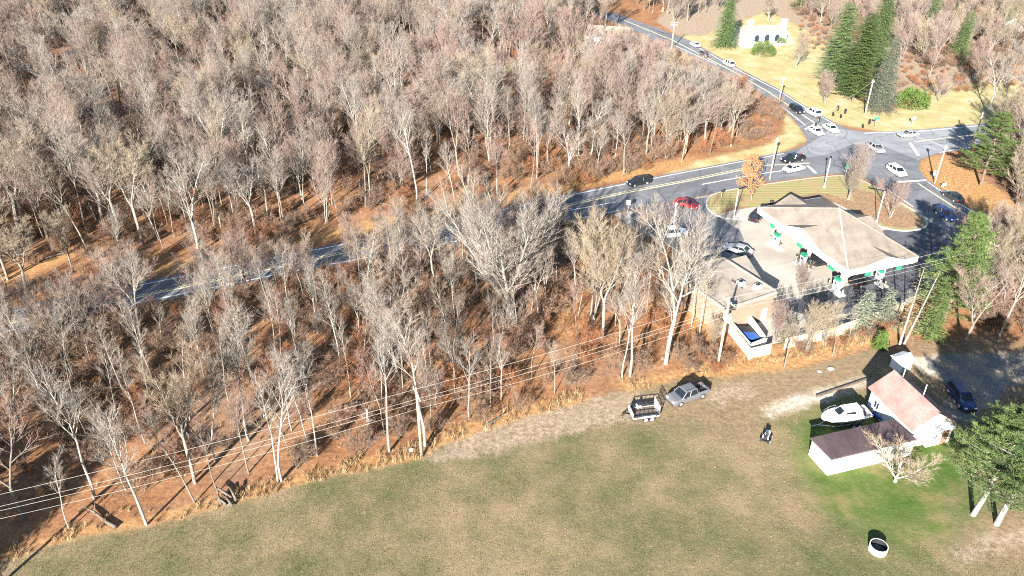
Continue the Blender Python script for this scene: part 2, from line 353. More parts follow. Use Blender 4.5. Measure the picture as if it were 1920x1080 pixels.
line('edge_line', [(-330, 655), (267, 534), (350, 517), (580, 471), (640, 459), (1040, 372), (1173, 345), (1280, 324), (1396, 302), (1470, 288)], .22)
line('edge_line', [(-330, 698), (177, 585), (333, 553), (533, 512), (627, 494), (717, 478), (1063, 414), (1160, 395)], .22)
line('centre_line', [(-330, 677), (267, 556), (640, 476), (1060, 387), (1173, 362), (1280, 342), (1386, 320), (1440, 310)], .30, 'paint_yellow')
line('centre_line', [(-330, 674), (267, 553), (640, 473), (1060, 384), (1173, 359), (1280, 339), (1386, 317), (1440, 307)], .16, 'paint_yellow')
line('turn_lane_line', [(1057, 396), (1100, 389), (1153, 379)], .25); line('turn_lane_line', [(1316, 346), (1386, 333), (1440, 324), (1505, 315)], .25)
line('stop_line', [(1514, 311), (1530, 325)], .6); line('centre_line', [(1440, 310), (1518, 306)], .3, 'paint_yellow')
line('stop_line', [(1509, 243), (1530, 232)], .5)
line('centre_line', [(1170, 38), (1262, 76), (1380, 137), (1440, 172), (1500, 212), (1540, 240)], .4, 'paint_yellow')
line('turn_lane_line', [(1262, 84), (1343, 121)], .3); line('edge_line', [(1465, 199), (1510, 235)], .3); line('edge_line', [(1293, 80), (1389, 134), (1460, 170), (1510, 202), (1566, 234)], .25)
line('stop_line', [(1680, 342), (1737, 338)], .6)
line('centre_line', [(1721, 344), (1770, 376), (1868, 439), (1960, 500)], .3, 'paint_yellow'); line('edge_line', [(1739, 341), (1801, 384), (1864, 418), (1960, 474)], .22); line('edge_line', [(1665, 356), (1712, 388)], .25)
line('edge_line', [(1620, 250), (1730, 246), (1875, 232), (2050, 211)], .25); line('edge_line', [(1762, 286), (1900, 264), (2050, 245)], .22); line('centre_line', [(1715, 266), (1800, 256), (1960, 238), (2100, 222)], .3, 'paint_yellow')
line('stop_line', [(1706, 268), (1722, 292)], .6)
LOT = [(1150, 402), (1240, 384), (1335, 364), (1560, 332), (1650, 356), (1745, 410), (1800, 452), (1790, 520), (1700, 572), (1560, 618), (1440, 648), (1400, 640), (1358, 604), (1325, 560), (1300, 500), (1255, 462), (1190, 430), (1165, 412)]
lot = struct(MB().sheet(PP(LOT), .016).build('car_park', 'lot_concrete', fix=False))
apron = struct(MB().sheet(smooth_poly(PP([(1175, 396), (1334, 365), (1322, 386), (1352, 410), (1400, 440), (1380, 480), (1320, 500), (1260, 462), (1195, 425)]), 1), .022).build('drive', 'asphalt', fix=False))
struct(MB().sheet(smooth_poly(PP([(1650, 428), (1740, 428), (1742, 412), (1800, 452), (1790, 520), (1720, 555), (1600, 590), (1480, 590), (1480, 560), (1600, 535), (1690, 490), (1660, 450)]), 1), .022).build('drive', 'asphalt_dark', fix=False))  # asphalt made darker here, the trees' shade put into its colour
def rough_edge(pl, amp, seed=3):
    r = random.Random(seed); out = []
    for i, p in enumerate(pl):
        n = pl[(i + 1) % len(pl)]; k = max(1, int((n - p).length / .6))
        for j in range(k): q = p.lerp(n, j / k); out.append(q + Vector((r.gauss(0, amp), r.gauss(0, amp))))
    return out
struct(MB().sheet(rough_edge(smooth_poly(PP([(1740, 668), (1830, 662), (2150, 650), (2150, 700), (1900, 712), (1860, 760), (1800, 800), (1760, 770), (1780, 720)]), 2), .22), .012).build('drive', 'worn_drive', fix=False))
def island(pts, m, it=2, z=.14):
    pl = smooth_poly(PP(pts), it)
    o = struct(MB().prism(pl, .005, z).build('traffic_island', 'kerb'))
    c = sum((Vector((p[0], p[1])) for p in pl), Vector((0, 0))) / len(pl)
    inner = []
    n = len(pl); area = sum(pl[i].x * pl[(i + 1) % n].y - pl[(i + 1) % n].x * pl[i].y for i in range(n))
    for i in range(n):
        d = (pl[(i + 1) % n] - pl[i - 1]).normalized(); nn = Vector((-d.y, d.x)) * (1 if area > 0 else -1); inner.append(pl[i] + nn * .28)
    MB().sheet(inner, z + .012).build('turf', m, o, fix=False); return o
isl = island([(1324, 372), (1345, 360), (1440, 345), (1565, 329), (1600, 331), (1652, 356), (1700, 388), (1738, 412), (1740, 428), (1700, 436), (1650, 428), (1600, 400), (1545, 372), (1480, 372), (1428, 386), (1405, 412), (1352, 411), (1322, 392)], 'island_grass', 2)
MB().sheet(smooth_poly(PP([(1420, 396), (1440, 380), (1500, 368), (1545, 362), (1600, 380), (1640, 395), (1655, 418), (1640, 421), (1600, 398), (1545, 374), (1480, 375), (1430, 390)]), 2), .166).build('mulch_bed', 'mulch', isl, fix=False)
MB().sheet(smooth_poly(PP([(1590, 352), (1640, 362), (1700, 394), (1732, 414), (1728, 424), (1690, 430), (1650, 422), (1610, 394)]), 2), .162).build('mulch_bed', 'mulch', isl, fix=False)
MB().sheet(smooth_poly(PP([(1350, 405), (1400, 404), (1412, 392), (1390, 386), (1360, 394)]), 2), .164).build('mulch_bed', 'mulch', isl, fix=False)
struct(MB().sheet(smooth_poly(PP([(1412, 410), (1440, 398), (1470, 392), (1470, 384), (1425, 388), (1350, 400), (1356, 412)]), 1), .17).build('pavement', 'concrete', fix=False))

# ------------------------------------------------------------------ filling station canopy
def bilerp(c, u, v, z):
    p = c[0] * (1 - u) * (1 - v) + c[1] * u * (1 - v) + c[2] * u * v + c[3] * (1 - u) * v
    return Vector((p.x, p.y, z))
def build_canopy():
    A = P(1422, 389, 5.4); B = P(1590, 507, 5.4); D = P(1541, 368, 5.4); C3 = P(1705.5, 473, 5.4)
    ux = (B - A).normalized(); Lu = (B - A).length; vy = Vector((-ux.y, ux.x, 0)); Lv = ((C3 - B).dot(vy) + (D - A).dot(vy)) / 2
    c = [A, A + ux * Lu, A + ux * Lu + vy * Lv, A + vy * Lv]
    base = bilerp(c, .5, .5, 0)
    t = thing('filling_station_canopy', 'large tan shingled hip roof canopy with white fascia over fuel pumps', 'canopy', base)
    def L(u, v, z): return bilerp(c, u, v, z) - base
    ze = 5.4; za = 9.3
    m = MB(); cs = [L(0, 0, ze), L(1, 0, ze), L(1, 1, ze), L(0, 1, ze)]; ap = L(.5, .5, za)
    for i in range(4): m.add([cs[i], cs[(i + 1) % 4], ap], [(0, 1, 2)])
    m.add([v + Vector((0, 0, -.06)) for v in cs], [(0, 1, 2, 3)])
    rf = m.build('roof', 'roof_tan', t, fix=False)
    for i in range(4): MB().tube([cs[i] + Vector((0, 0, .03)), ap + Vector((0, 0, .03))], .11, 6).build('hip_cap', 'kerb' if i == 1 else 'roof_tan', rf)
    # gablets on the four sides
    mid = {0: (.31, .52, .74, 1.75), 1: (.22, .52, .78, 1.25), 2: (.3, .5, .7, 1.6), 3: (.28, .5, .75, 1.4)}
    def side(i, k, inn, z):   # k along the side, inn metres inward
        a, b = c[i], c[(i + 1) % 4]; d = (b - a).normalized(); n = Vector((-d.y, d.x, 0))
        q = a.lerp(b, k) + n * inn; return Vector((q.x, q.y, z)) - base
    for i in range(4):
        k0, k1, k2, h = mid[i]; half = (Lv if i % 2 == 0 else Lu) / 2
        inn = half * h / (za - ze) * 1.06
        g = MB(); e = .04
        a, b, p, q = side(i, k0, -e, ze), side(i, k2, -e, ze), side(i, k1, -.35, ze + h), side(i, k1, inn, ze + h)
        g.add([a, p, q], [(0, 1, 2)]); g.add([b, q, p], [(0, 1, 2)])
        g.build('gablet_roof', 'roof_tan', rf, fix=False)
        MB().add([side(i, k0, -.012, ze - .01), side(i, k2, -.012, ze - .01), side(i, k1, -.012, ze + h - .12)], [(0, 1, 2)]).build('gablet_face', 'white_wall', t, fix=False)
        f = MB(); a, b = side(i, 0, 0, 0), side(i, 1, 0, 0); ln, rz = rect_frame(a, b); mm = (a + b) / 2
        f.box(mm.x, mm.y, 4.9, ln + .1, .12, .98, rz); f.build('fascia', 'white_wall', t)
    MB().add([L(.01, .02, 4.5), L(.99, .02, 4.5), L(.99, .98, 4.5), L(.01, .98, 4.5)], [(0, 1, 2, 3)]).build('soffit', 'white_metal', t, fix=False)
    for k, (u, v) in enumerate([(.14, .2), (.5, .2), (.86, .2), (.14, .8), (.5, .8), (.86, .8)]):
        q = L(u, v, 0); col = MB().box(q.x, q.y, 2.25, .45, .45, 4.5, math.atan2(ux.y, ux.x)).build('column', 'white_wall', t)
    for u in (.2, .52, .86):
        q = side(0, u, -.1, 4.25); ln, rz = rect_frame(c[0], c[1])
        MB().box(q.x, q.y, 4.1, 1.1, .15, .55, rz).build('pump_number_sign', 'green_sign', t)
    for u in (.3, .75):
        q = side(1, u, -.1, 4.25); ln, rz = rect_frame(c[1], c[2])
        MB().box(q.x, q.y, 4.1, 1.0, .15, .5, rz).build('pump_number_sign', 'green_sign', t)
    rz = math.atan2(ux.y, ux.x); n = 0
    lab = ['white and green fuel pump under the canopy beside the parked black car', 'white and green fuel pump in the middle of the canopy', 'white and green fuel pump under the canopy corner by the power lines']
    for v in (.1, .72):
        for j, u in enumerate((.2, .52, .88)):
            q = bilerp(c, u, v, .016)
            pm = thing('fuel_pump', lab[j] if v < .3 else 'white and green fuel pump standing in the back row under the canopy', 'fuel pump', q, rz, 'fuel pumps under the canopy')
            MB().box(0, 0, .08, 3.4, 1.3, .16).build('island_base', 'kerb', pm)
            MB().box(0, 0, 1.06, 1.0, .55, 1.8).build('cabinet', 'white_metal', pm)
            MB().box(0, 0, 2.15, 1.06, .6, .42).build('top_sign', 'green_sign', pm)
            for s in (-1, 1):
                MB().box(0, s * .285, 1.5, .5, .03, .35).build('screen', 'glass', pm)
                MB().tube([(.4, s * .3, 1.3), (.75, s * .45, .7), (.6, s * .42, .4), (.3, s * .36, 1.0)], .035, 5).build('hose', 'rubber', pm, True)
            MB().tube([(-1.5, 0, .1), (-1.5, 0, 1.1)], .1, 8).build('bollard', 'paint_yellow', pm, True); MB().tube([(1.5, 0, .1), (1.5, 0, 1.1)], .1, 8).build('bollard', 'paint_yellow', pm, True)
build_canopy()

# ------------------------------------------------------------------ windows, doors, generic houses
def opening(parent, name, M, x, z, w, h, glass='window_glass', frame='white_wall', muntin=True):
    """a framed pane on the wall plane y=0 of frame M, facing -y"""
    f = MB()
    for sx in (-1, 1): f.box(x + sx * w / 2, -.03, z + h / 2, .1, .1, h + .1, M=M)
    for sz in (0, 1): f.box(x, -.035, z + sz * h, w + .1, .1, .1, M=M)
    if muntin: f.box(x, -.02, z + h / 2, .05, .05, h, M=M)
    o = f.build(name, frame, parent); MB().box(x, -.008, z + h / 2, w, .03, h, M=M).build('pane', glass, o); return o
def wall_box(parent, poly, z0, z1, m, name='wall'):
    for i in range(len(poly)):
        a, b = Vector(poly[i]), Vector(poly[(i + 1) % len(poly)]); ln, rz = rect_frame(a, b); mm = (a + b) / 2
        MB().box(mm.x, mm.y, (z0 + z1) / 2, ln - .004 * (i % 2), .16, z1 - z0, rz).build(name, m, parent)

def build_store():
    # flat roofed shop: parapet roof in front, a lower strip of roof behind it
    Q1 = P(1457, 548, 4.2); Q4 = P(1364, 489, 4.2); e = (Q4 - Q1).normalized(); n = Vector((-e.y, e.x, 0))   # n points to the field side
    if n.x > 0: n = -n
    W = 9.5; Ln = (Q4 - Q1).length + 1.0
    q = [Q1, Q1 + e * Ln, Q1 + e * Ln + n * W, Q1 + n * W]; base = Vector((Q1.x, Q1.y, .016))
    t = thing('shop', 'flat roofed tan shop behind the fuel canopy beside the wooden fence', 'shop', base)
    pl = [(p.x - base.x, p.y - base.y) for p in q]
    wall_box(t, pl, 0, 4.0, 'tan_render')
    rf = MB().prism(pl, 3.85, 4.19).build('roof', 'roof_flat', t)
    for i in range(4):
        a, b = Vector(pl[i]), Vector(pl[(i + 1) % 4]); ln, rz = rect_frame(a, b); mm = (a + b) / 2
        MB().box(mm.x, mm.y, 4.2, ln + .26, .26, .36, rz).build('coping', 'roof_flat', t)
    low = [Q1 + e * .2, Q1 + e * (Ln - 1.2), P(1372, 485, 3.7), P(1399, 478, 3.7), P(1427, 521, 3.7)]
    lp = [(low[0].x - base.x, low[0].y - base.y)] + [(p.x - base.x, p.y - base.y) for p in low[1:]]
    lp = [(a - n.x * .14 * (i < 2), b - n.y * .14 * (i < 2)) for i, (a, b) in enumerate(lp)]
    MB().prism(lp, 0, 3.4).build('back_wall', 'brick_brown', t); MB().prism([(x * 1.0, y * 1.0) for x, y in lp], 3.4, 3.66).build('lower_roof', 'roof_flat', t)
    for k, (px, py) in enumerate(((1388, 534), (1420, 540))):
        p = P(px, py, 4.2) - base; u = MB().box(p.x, p.y, 4.45, .9, .9, .55, .6).build('roof_vent', 'white_metal', t); MB().tube([(p.x, p.y, 4.7), (p.x, p.y, 4.82)], .3, 10).build('fan_cowl', 'dark_metal', u, True)
    a, b = Q1 + n * W, Q1; ln, rz = rect_frame(a, b); M = Matrix.Translation(Vector((a.x, a.y, 0)) - Vector((base.x, base.y, 0))) @ Matrix.Rotation(rz, 4, 'Z') @ Matrix.Translation((0, -.09, 0))
    dr = MB().box(7.6, -.03, 1.1, 1.0, .06, 2.1, M=M).build('door', 'transformer_grey', t); MB().box(7.95, -.09, 1.05, .05, .06, .16, M=M).build('handle', 'dark_metal', dr)
build_store()

def build_garage():
    # the low wing with the plum roof, the gabled house with the reddish roof and the porch at its end
    base = P(1720, 820); base.z = 0
    t = thing('house', 'white house with reddish gabled roof and low plum roofed wing', 'house', base)
    def W(p): return p - base
    zr, ze = 5.0, 3.0
    B, C, A = P(1676, 694, zr), P(1763, 774, zr), P(1631, 726, ze)
    ax = (C - B); ax.z = 0; Ln = ax.length; ax.normalize(); lf = Vector((ax.y, -ax.x, 0))
    if lf.x > 0: lf = -lf
    half = 2.95; m = MB(); o = .05
    for s in (1, -1):
        e0, e1 = B + lf * half * s - Vector((0, 0, zr - ze)), C + lf * half * s - Vector((0, 0, zr - ze))
        r = MB(); dz = Vector((0, 0, -.16)); r.add([W(B), W(C), W(e1), W(e0), W(B) + dz, W(C) + dz, W(e1) + dz, W(e0) + dz], [(0, 1, 2, 3), (7, 6, 5, 4), (0, 4, 5, 1), (1, 5, 6, 2), (2, 6, 7, 3), (3, 7, 4, 0)])
        rr = r.build('roof', 'roof_red', t)
    MB().tube([W(B) + Vector((0, 0, .02)), W(C) + Vector((0, 0, .02))], .09, 6).build('ridge_cap', 'roof_red', rr)
    for k, q in enumerate((B + ax * .35, C - ax * .35)):
        a, b = q + lf * (half - .35), q - lf * (half - .35)
        zz = zr - (half - .35) / half * (zr - ze) - .17
        aa, bb = W(Vector((a.x, a.y, 0))), W(Vector((b.x, b.y, 0))); pk = W(Vector((q.x, q.y, zr - .17)))
        up = Vector((0, 0, zz)); th = ax * (.16 if k == 0 else -.16)
        vs = [aa, bb, bb + up, pk, aa + up]; g = MB(); g.add(vs + [v + th for v in vs], [(0, 1, 2, 3, 4), (9, 8, 7, 6, 5)] + [(i, (i + 1) % 5, 5 + (i + 1) % 5, 5 + i) for i in range(5)])
        w = g.build('gable_wall', 'white_wall', t)
    for s in (1, -1):
        a, b = B + ax * .36 + lf * (half - .4) * s, C - ax * .36 + lf * (half - .4) * s; a, b = W(a), W(b); ln, rz = rect_frame(a, b); mm = (a + b) / 2
        MB().box(mm.x, mm.y, 1.5, ln - .34, .16, 3.0, rz).build('wall', 'white_wall', t)
        if s == 1:
            M = Matrix.Translation((a.x, a.y, 0)) @ Matrix.Rotation(rz, 4, 'Z') @ Matrix.Translation((0, -.09, 0))
            opening(t, 'window', M, 1.4, 1.0, .9, 1.1)
    for q, hh in ((B + ax * 1.0 - lf * .6, 1.0), (C - ax * 3.4 - lf * .6, 1.2)):
        p = W(q); MB().tube([(p.x, p.y, 4.4), (p.x, p.y, 5.0 + hh)], .05, 6).build('vent_pipe', 'white_metal', t)
    # wing
    z = 2.5; f = [P(1513, 829, z), P(1560, 859, z), P(1722, 821, z), P(1672, 782, z)]
    f2 = f[1] - f[0]; d = f[2] - f[1]; d.normalize(); nn = Vector((-d.y, d.x, 0)); wd = 3.3
    q = [f[1], f[1] + d * 10.8, f[1] + d * 10.8 + nn * wd, f[1] + nn * wd]; pl = [W(p) for p in q]
    wall_box(t, [(p.x, p.y) for p in pl], 0, 2.32, 'white_wall')
    r = MB(); ov = .22; cc = [pl[0] - d * ov - nn * ov, pl[1] - nn * ov, pl[2] + nn * ov, pl[3] - d * ov + nn * ov]
    top = [Vector((p.x, p.y, 2.62 - .22 * (i > 1))) for i, p in enumerate(cc)]; r.add(top + [v + Vector((0, 0, -.2)) for v in top], [(0, 1, 2, 3), (7, 6, 5, 4), (0, 4, 5, 1), (1, 5, 6, 2), (2, 6, 7, 3), (3, 7, 4, 0)])
    r.build('wing_roof', 'roof_plum', t)
    ln, rz = rect_frame(pl[0], pl[1]); M = Matrix.Translation((pl[0].x, pl[0].y, 0)) @ Matrix.Rotation(rz, 4, 'Z') @ Matrix.Translation((0, -.09, 0))
    for x in (2.6, 3.4, 5.0): opening(t, 'basement_vent', M, x, .9, .42, .25, muntin=False)
    opening(t, 'window', M, 8.2, .9, 1.0, 1.0)
    # porch
    p0 = P(1752, 830, 0); pw = 3.1; pd = 2.5
    M = Matrix.Translation(W(p0)) @ Matrix.Rotation(math.atan2(d.y, d.x), 4, 'Z')
    MB().box(0, .9, 1.15, pw, pd, 2.3, M=M).build('porch_wall', 'white_wall', t)
    rp = MB(); w2, d2 = pw / 2 + .25, pd / 2 + .25; cz = Vector((0, .9, 0))
    vs = [M @ (Vector((x, y, 2.3)) + cz) for x, y in ((-w2, -d2), (w2, -d2), (w2, d2), (-w2, d2))] + [M @ (Vector((-.5, 0, 3.1)) + cz), M @ (Vector((.5, 0, 3.1)) + cz)]
    rp.add(vs, [(0, 1, 5, 4), (1, 2, 5), (2, 3, 4, 5), (3, 0, 4), (3, 2, 1, 0)]); rp.build('porch_roof', 'white_metal', t)
    opening(t, 'window', M @ Matrix.Translation((0, .9 - pd / 2, 0)), -.7, 1.0, .6, .8)
    dr = MB().box(.7, .9 - pd / 2 - .02, 1.02, .9, .06, 2.0, M=M).build('door', 'brick_brown', t); MB().box(1.02, .9 - pd / 2 - .08, 1.0, .06, .08, .14, M=M).build('handle', 'dark_metal', dr)
build_garage()

def far_house(px, py, rz, w, d, h, rh, wall, roof, label, cat='house', nwin=3):
    p = P(px, py); t = thing('house', label, cat, p, rz)
    wall_box(t, [(-w / 2, -d / 2), (w / 2, -d / 2), (w / 2, d / 2), (-w / 2, d / 2)], 0, h, wall)
    m = MB(); o = .35; hw, hd = w / 2 + o, d / 2 + o; z0 = h - .05
    m.add([(-hw, -hd, z0), (hw, -hd, z0), (hw, hd, z0), (-hw, hd, z0), (-hw, 0, h + rh), (hw, 0, h + rh)], [(0, 1, 5, 4), (2, 3, 4, 5), (3, 2, 1, 0)])
    rf = m.build('roof', roof, t)
    for s in (-1, 1): MB().add([(s * w / 2, -d / 2, h), (s * w / 2, d / 2, h), (s * w / 2, 0, h + rh - .15), (s * (w / 2 - .15), -d / 2, h), (s * (w / 2 - .15), d / 2, h), (s * (w / 2 - .15), 0, h + rh - .15)], [(0, 1, 2), (5, 4, 3)]).build('gable', wall, t)
    MB().box(w * .25, .3, h + rh + .1, .7, .7, 1.2).build('chimney', 'brick_brown', rf)
    M = Matrix.Translation((0, -d / 2 - .09, 0))
    for i in range(nwin): opening(t, 'window', M, -w / 2 + w * (i + .7) / (nwin + .9), 1.0, 1.0, 1.3)
    dr = MB().box(w / 2 - 1.3, -d / 2 - .12, 1.05, .95, .08, 2.1).build('door', 'brick_brown', t); MB().box(w / 2 - 1.0, -d / 2 - .2, 1.0, .06, .1, .14).build('handle', 'dark_metal', dr)
    return t
far_house(1140, 84, R(-18), 13, 7, 3.2, 2.6, 'white_wall', 'roof_tan', 'pale house half hidden by bare trees beside the cross road')
far_house(1935, 66, R(12), 16, 9, 3.4, 2.6, 'white_wall', 'roof_tan', 'white house among evergreens beyond the lawn')

def stone_mansion():
    p = P(1437, 82); t = thing('stone_house', 'white stone house front with arched openings behind the round clipped bush', 'house', p, R(8))
    MB().box(0, 3.5, 1.9, 13, 6.5, 3.8).build('wall', 'stone_white', t)
    rf = MB(); rf.add([(-6.9, -.1, 3.75), (6.9, -.1, 3.75), (6.9, 7.1, 3.75), (-6.9, 7.1, 3.75), (-5, 3.5, 4.9), (5, 3.5, 4.9)], [(0, 1, 5, 4), (1, 2, 5), (2, 3, 4, 5), (3, 0, 4), (3, 2, 1, 0)]); rf = rf.build('roof', 'roof_flat', t)
    for s in (-1, 1): MB().box(s * 5.6, 1.6, 3.6, 1.5, 1.5, 7.2).build('chimney', 'stone_white', t)
    for x in (-3.4, 0, 3.4):
        a = MB(); pts = [(x - .9, 2.0)] + [(x + .9 * math.cos(math.pi - k * math.pi / 8), 2.0 + .9 * math.sin(k * math.pi / 8)) for k in range(1, 8)] + [(x + .9, 2.0)]
        poly = [(x - .9, .5)] + pts + [(x + .9, .5)]; n = len(poly)
        a.add([(q[0], .22, q[1]) for q in poly] + [(q[0], .28, q[1]) for q in poly], [tuple(range(n)), tuple(range(2 * n - 1, n - 1, -1))]); w = a.build('arched_window', 'window_glass', t)
        f = MB().tube([(q[0], .2, q[1]) for q in poly], .12, 5).build('frame', 'stone_white', w)
    for i in range(4): MB().box(-7 - i * .1, -1.2 - i * .9, .55 - i * .12, 5.5, .7, 1.1 - i * .24).build('terrace_step', 'stone_white', t)
    MB().box(3, -2.4, .3, 6, .5, .6, R(6)).build('garden_wall', 'stone_white', t)
stone_mansion()

def utility_shed():
    p = P(1687, 690); t = thing('garden_shed', 'small white roofed shed standing behind the reddish gabled house', 'shed', p, R(25))
    MB().box(0, 0, .85, 1.9, 1.7, 1.7).build('wall', 'white_metal', t)
    m = MB(); m.add([(-1.15, -1.05, 1.68), (1.15, -1.05, 1.68), (1.15, 1.05, 1.68), (-1.15, 1.05, 1.68), (-1.15, 0, 2.15), (1.15, 0, 2.15)], [(0, 1, 5, 4), (2, 3, 4, 5), (0, 4, 3), (1, 2, 5), (3, 2, 1, 0)]); m.build('roof', 'white_metal', t)
    d = MB().box(-.3, -.87, .8, .8, .06, 1.5).build('door', 'transformer_grey', t); MB().box(0, -.92, .8, .05, .05, .14).build('handle', 'dark_metal', d)
utility_shed()

# ------------------------------------------------------------------ fence, corral, beam
def fence(pts, h, label, name='wooden_fence', m='fence_wood', step=2.4, cat='fence'):
    w = [P(*p) for p in pts]; t = thing(name, label, cat, w[0])
    pan = None
    for a, b in zip(w[:-1], w[1:]):
        ln, rz = rect_frame(a, b); n = max(1, round(ln / step))
        for i in range(n):
            q = a.lerp(b, (i + .5) / n) - w[0]; o = MB()
            bw = ln / n / 14
            for k in range(14):   # the boards of one panel, too narrow to tell apart
                x = (k - 6.5) * bw; o.box(x, .012 * (k % 2), h / 2 + .05, bw * .94, .03, h + random.Random(k).uniform(-.02, .02))
            o.box(0, -.05, h * .25, ln / n, .05, .1).box(0, -.05, h * .8, ln / n, .05, .1)
            pp = o.build('panel', m, t); pp.location = q; pp.rotation_euler.z = rz
            e = a.lerp(b, i / n) - w[0]; MB().box(e.x, e.y, h / 2, .13, .13, h + .15, rz).build('post', m, t)
    e = w[-1] - w[0]; MB().box(e.x, e.y, h / 2, .13, .13, h + .15).build('post', m, t)
    return t
fence([(1322, 552), (1345, 592), (1364, 622), (1404, 674), (1442, 665)], 1.8, 'tan wooden board fence turning the corner round the blue skip')
fence([(1470, 655), (1560, 634), (1690, 587)], 1.8, 'pale wooden board fence along the back of the station below the power lines')
def corral():
    pts = [P(1366, 622), P(1404, 668), P(1436, 655), P(1402, 606)]; base = pts[0]
    t = thing('skip_enclosure', 'white walled enclosure around the blue skip', 'enclosure', base)
    for i in (0, 1, 2):
        a, b = pts[i] - base, pts[i + 1] - base; c = (pts[0] + pts[2]) / 2 - base
        a, b = a.lerp(c, .1), b.lerp(c, .1); ln, rz = rect_frame(a, b); mm = (a + b) / 2
        w = MB().box(mm.x, mm.y, .85, ln + .18, .18, 1.7, rz).build('wall', 'white_wall', t); MB().box(mm.x, mm.y, 1.73, ln + .26, .28, .06, rz).build('coping', 'kerb', w)
    c = (pts[0] + pts[1] + pts[2] + pts[3]) / 4; ln, rz = rect_frame(pts[0], pts[1])
    k = thing('skip', 'blue steel skip with black lids inside the white enclosure', 'skip', (c.x, c.y, .016), rz)
    m = MB(); m.add([(-1.3, -.75, .1), (1.3, -.75, .1), (1.3, .75, .1), (-1.3, .75, .1), (-1.45, -.85, 1.45), (1.45, -.85, 1.45), (1.45, .85, 1.1), (-1.45, .85, 1.1)], [(3, 2, 1, 0), (0, 1, 5, 4), (1, 2, 6, 5), (2, 3, 7, 6), (3, 0, 4, 7)]); m.build('bin', 'blue_steel', k)
    for s in (-.73, .73): MB().add([(s - .7, -.88, 1.5), (s + .7, -.88, 1.5), (s + .7, .88, 1.14), (s - .7, .88, 1.14), (s - .7, -.88, 1.45), (s + .7, -.88, 1.45), (s + .7, .88, 1.09), (s - .7, .88, 1.09)], [(0, 1, 2, 3), (7, 6, 5, 4), (0, 4, 5, 1), (1, 5, 6, 2), (2, 6, 7, 3), (3, 7, 4, 0)]).build('lid', 'dark_metal' if s < 0 else 'blue_plastic', k)
    for x in (-1.0, 1.0):
        for y in (-.55, .55): MB().tube([(x, y - .05, .08), (x, y + .05, .08)], .085, 8).build('wheel', 'rubber', k, True)
    for (px, py, lab, col, sz) in ((1366, 600, 'white cylinder tank standing by the corner of the station fence', 'white_metal', 1.0), (1412, 586, 'white steel tank standing beside the blue drum at the station', 'white_metal', 1.3)):
        p = P(px, py, .016); q = thing('storage_tank', lab, 'tank', p, .5)
        MB().tube([(-sz, 0, .9), (-sz * .92, 0, .9), (sz * .92, 0, .9), (sz, 0, .9)], [.45, .7, .7, .45], 14).build('tank_body', col, q, True)
        for s in (-.6, .6): MB().box(s * sz, 0, .2, .2, 1.0, .4).build('saddle', 'kerb', q)
        MB().tube([(0, 0, 1.55), (0, 0, 1.85)], .12, 8).build('filler_cap', 'dark_metal', q, True)
    p = P(1404, 592, .016); q = thing('drum', 'dark blue drum beside the white tanks', 'drum', p)
    MB().tube([(0, 0, 0), (0, 0, .3), (0, 0, .6), (0, 0, .9)], [.3, .31, .31, .3], 14).build('barrel', 'blue_plastic', q, True)
    for z in (.3, .6): MB().tube([(0, 0, z - .02), (0, 0, z + .02)], .325, 14).build('hoop', 'blue_steel', q, True)
corral()
def sleeper_wall():
    a, b = P(1530, 745), P(1627, 712); ln, rz = rect_frame(a, b); t = thing('timber_edging', 'long dark timber edging along the gravel beside the boat', 'edging', (a + b) / 2, rz)
    n = 4
    for i in range(n): MB().box((i - 1.5) * ln / n, .01 * (i % 2), .14, ln / n - .03, .2, .28).build('sleeper', 'wood_deck', t)
sleeper_wall()

# ------------------------------------------------------------------ vehicles
def wheel(parent, x, y, r, w=.22, rim='rim'):
    o = MB().tube([(x, y - w / 2, r), (x, y - w / 2 + .03, r), (x, y + w / 2 - .03, r), (x, y + w / 2, r)], [r * .88, r, r, r * .88], 16).build('wheel', 'rubber', parent, True)
    s = 1 if y > 0 else -1
    MB().tube([(x, y + s * w / 2, r), (x, y + s * (w / 2 + .02), r)], [r * .66, r * .6], 12).build('rim', rim, o, True)
SHAPES = {  # L, W, list of (x, top z), greenhouse bottom x0,x1, top x0,x1, belt z, roof z, wheel r
 'sedan': (4.7, 1.82, [(-2.35, .72), (-2.2, .92), (-1.5, .96), (.95, .95), (1.9, .82), (2.25, .68), (2.35, .52)], (-1.75, 1.15), (-.95, .35), .94, 1.43, .33),
 'suv': (4.75, 1.9, [(-2.37, .8), (-2.3, 1.05), (-1.5, 1.08), (1.0, 1.06), (1.95, .98), (2.3, .82), (2.37, .6)], (-2.25, 1.25), (-1.9, .45), 1.06, 1.72, .37),
 'wagon': (4.9, 1.85, [(-2.45, .75), (-2.35, 1.0), (-1.5, 1.0), (1.0, .98), (1.95, .88), (2.35, .7), (2.45, .52)], (-2.3, 1.3), (-1.85, .45), .99, 1.58, .34),
 'pickup': (5.5, 1.95, [(-2.75, 1.02), (-2.7, 1.06), (-.95, 1.08), (1.3, 1.1), (2.3, 1.04), (2.65, .9), (2.75, .65)], (-.95, 1.55), (-.75, .85), 1.08, 1.82, .39),
}
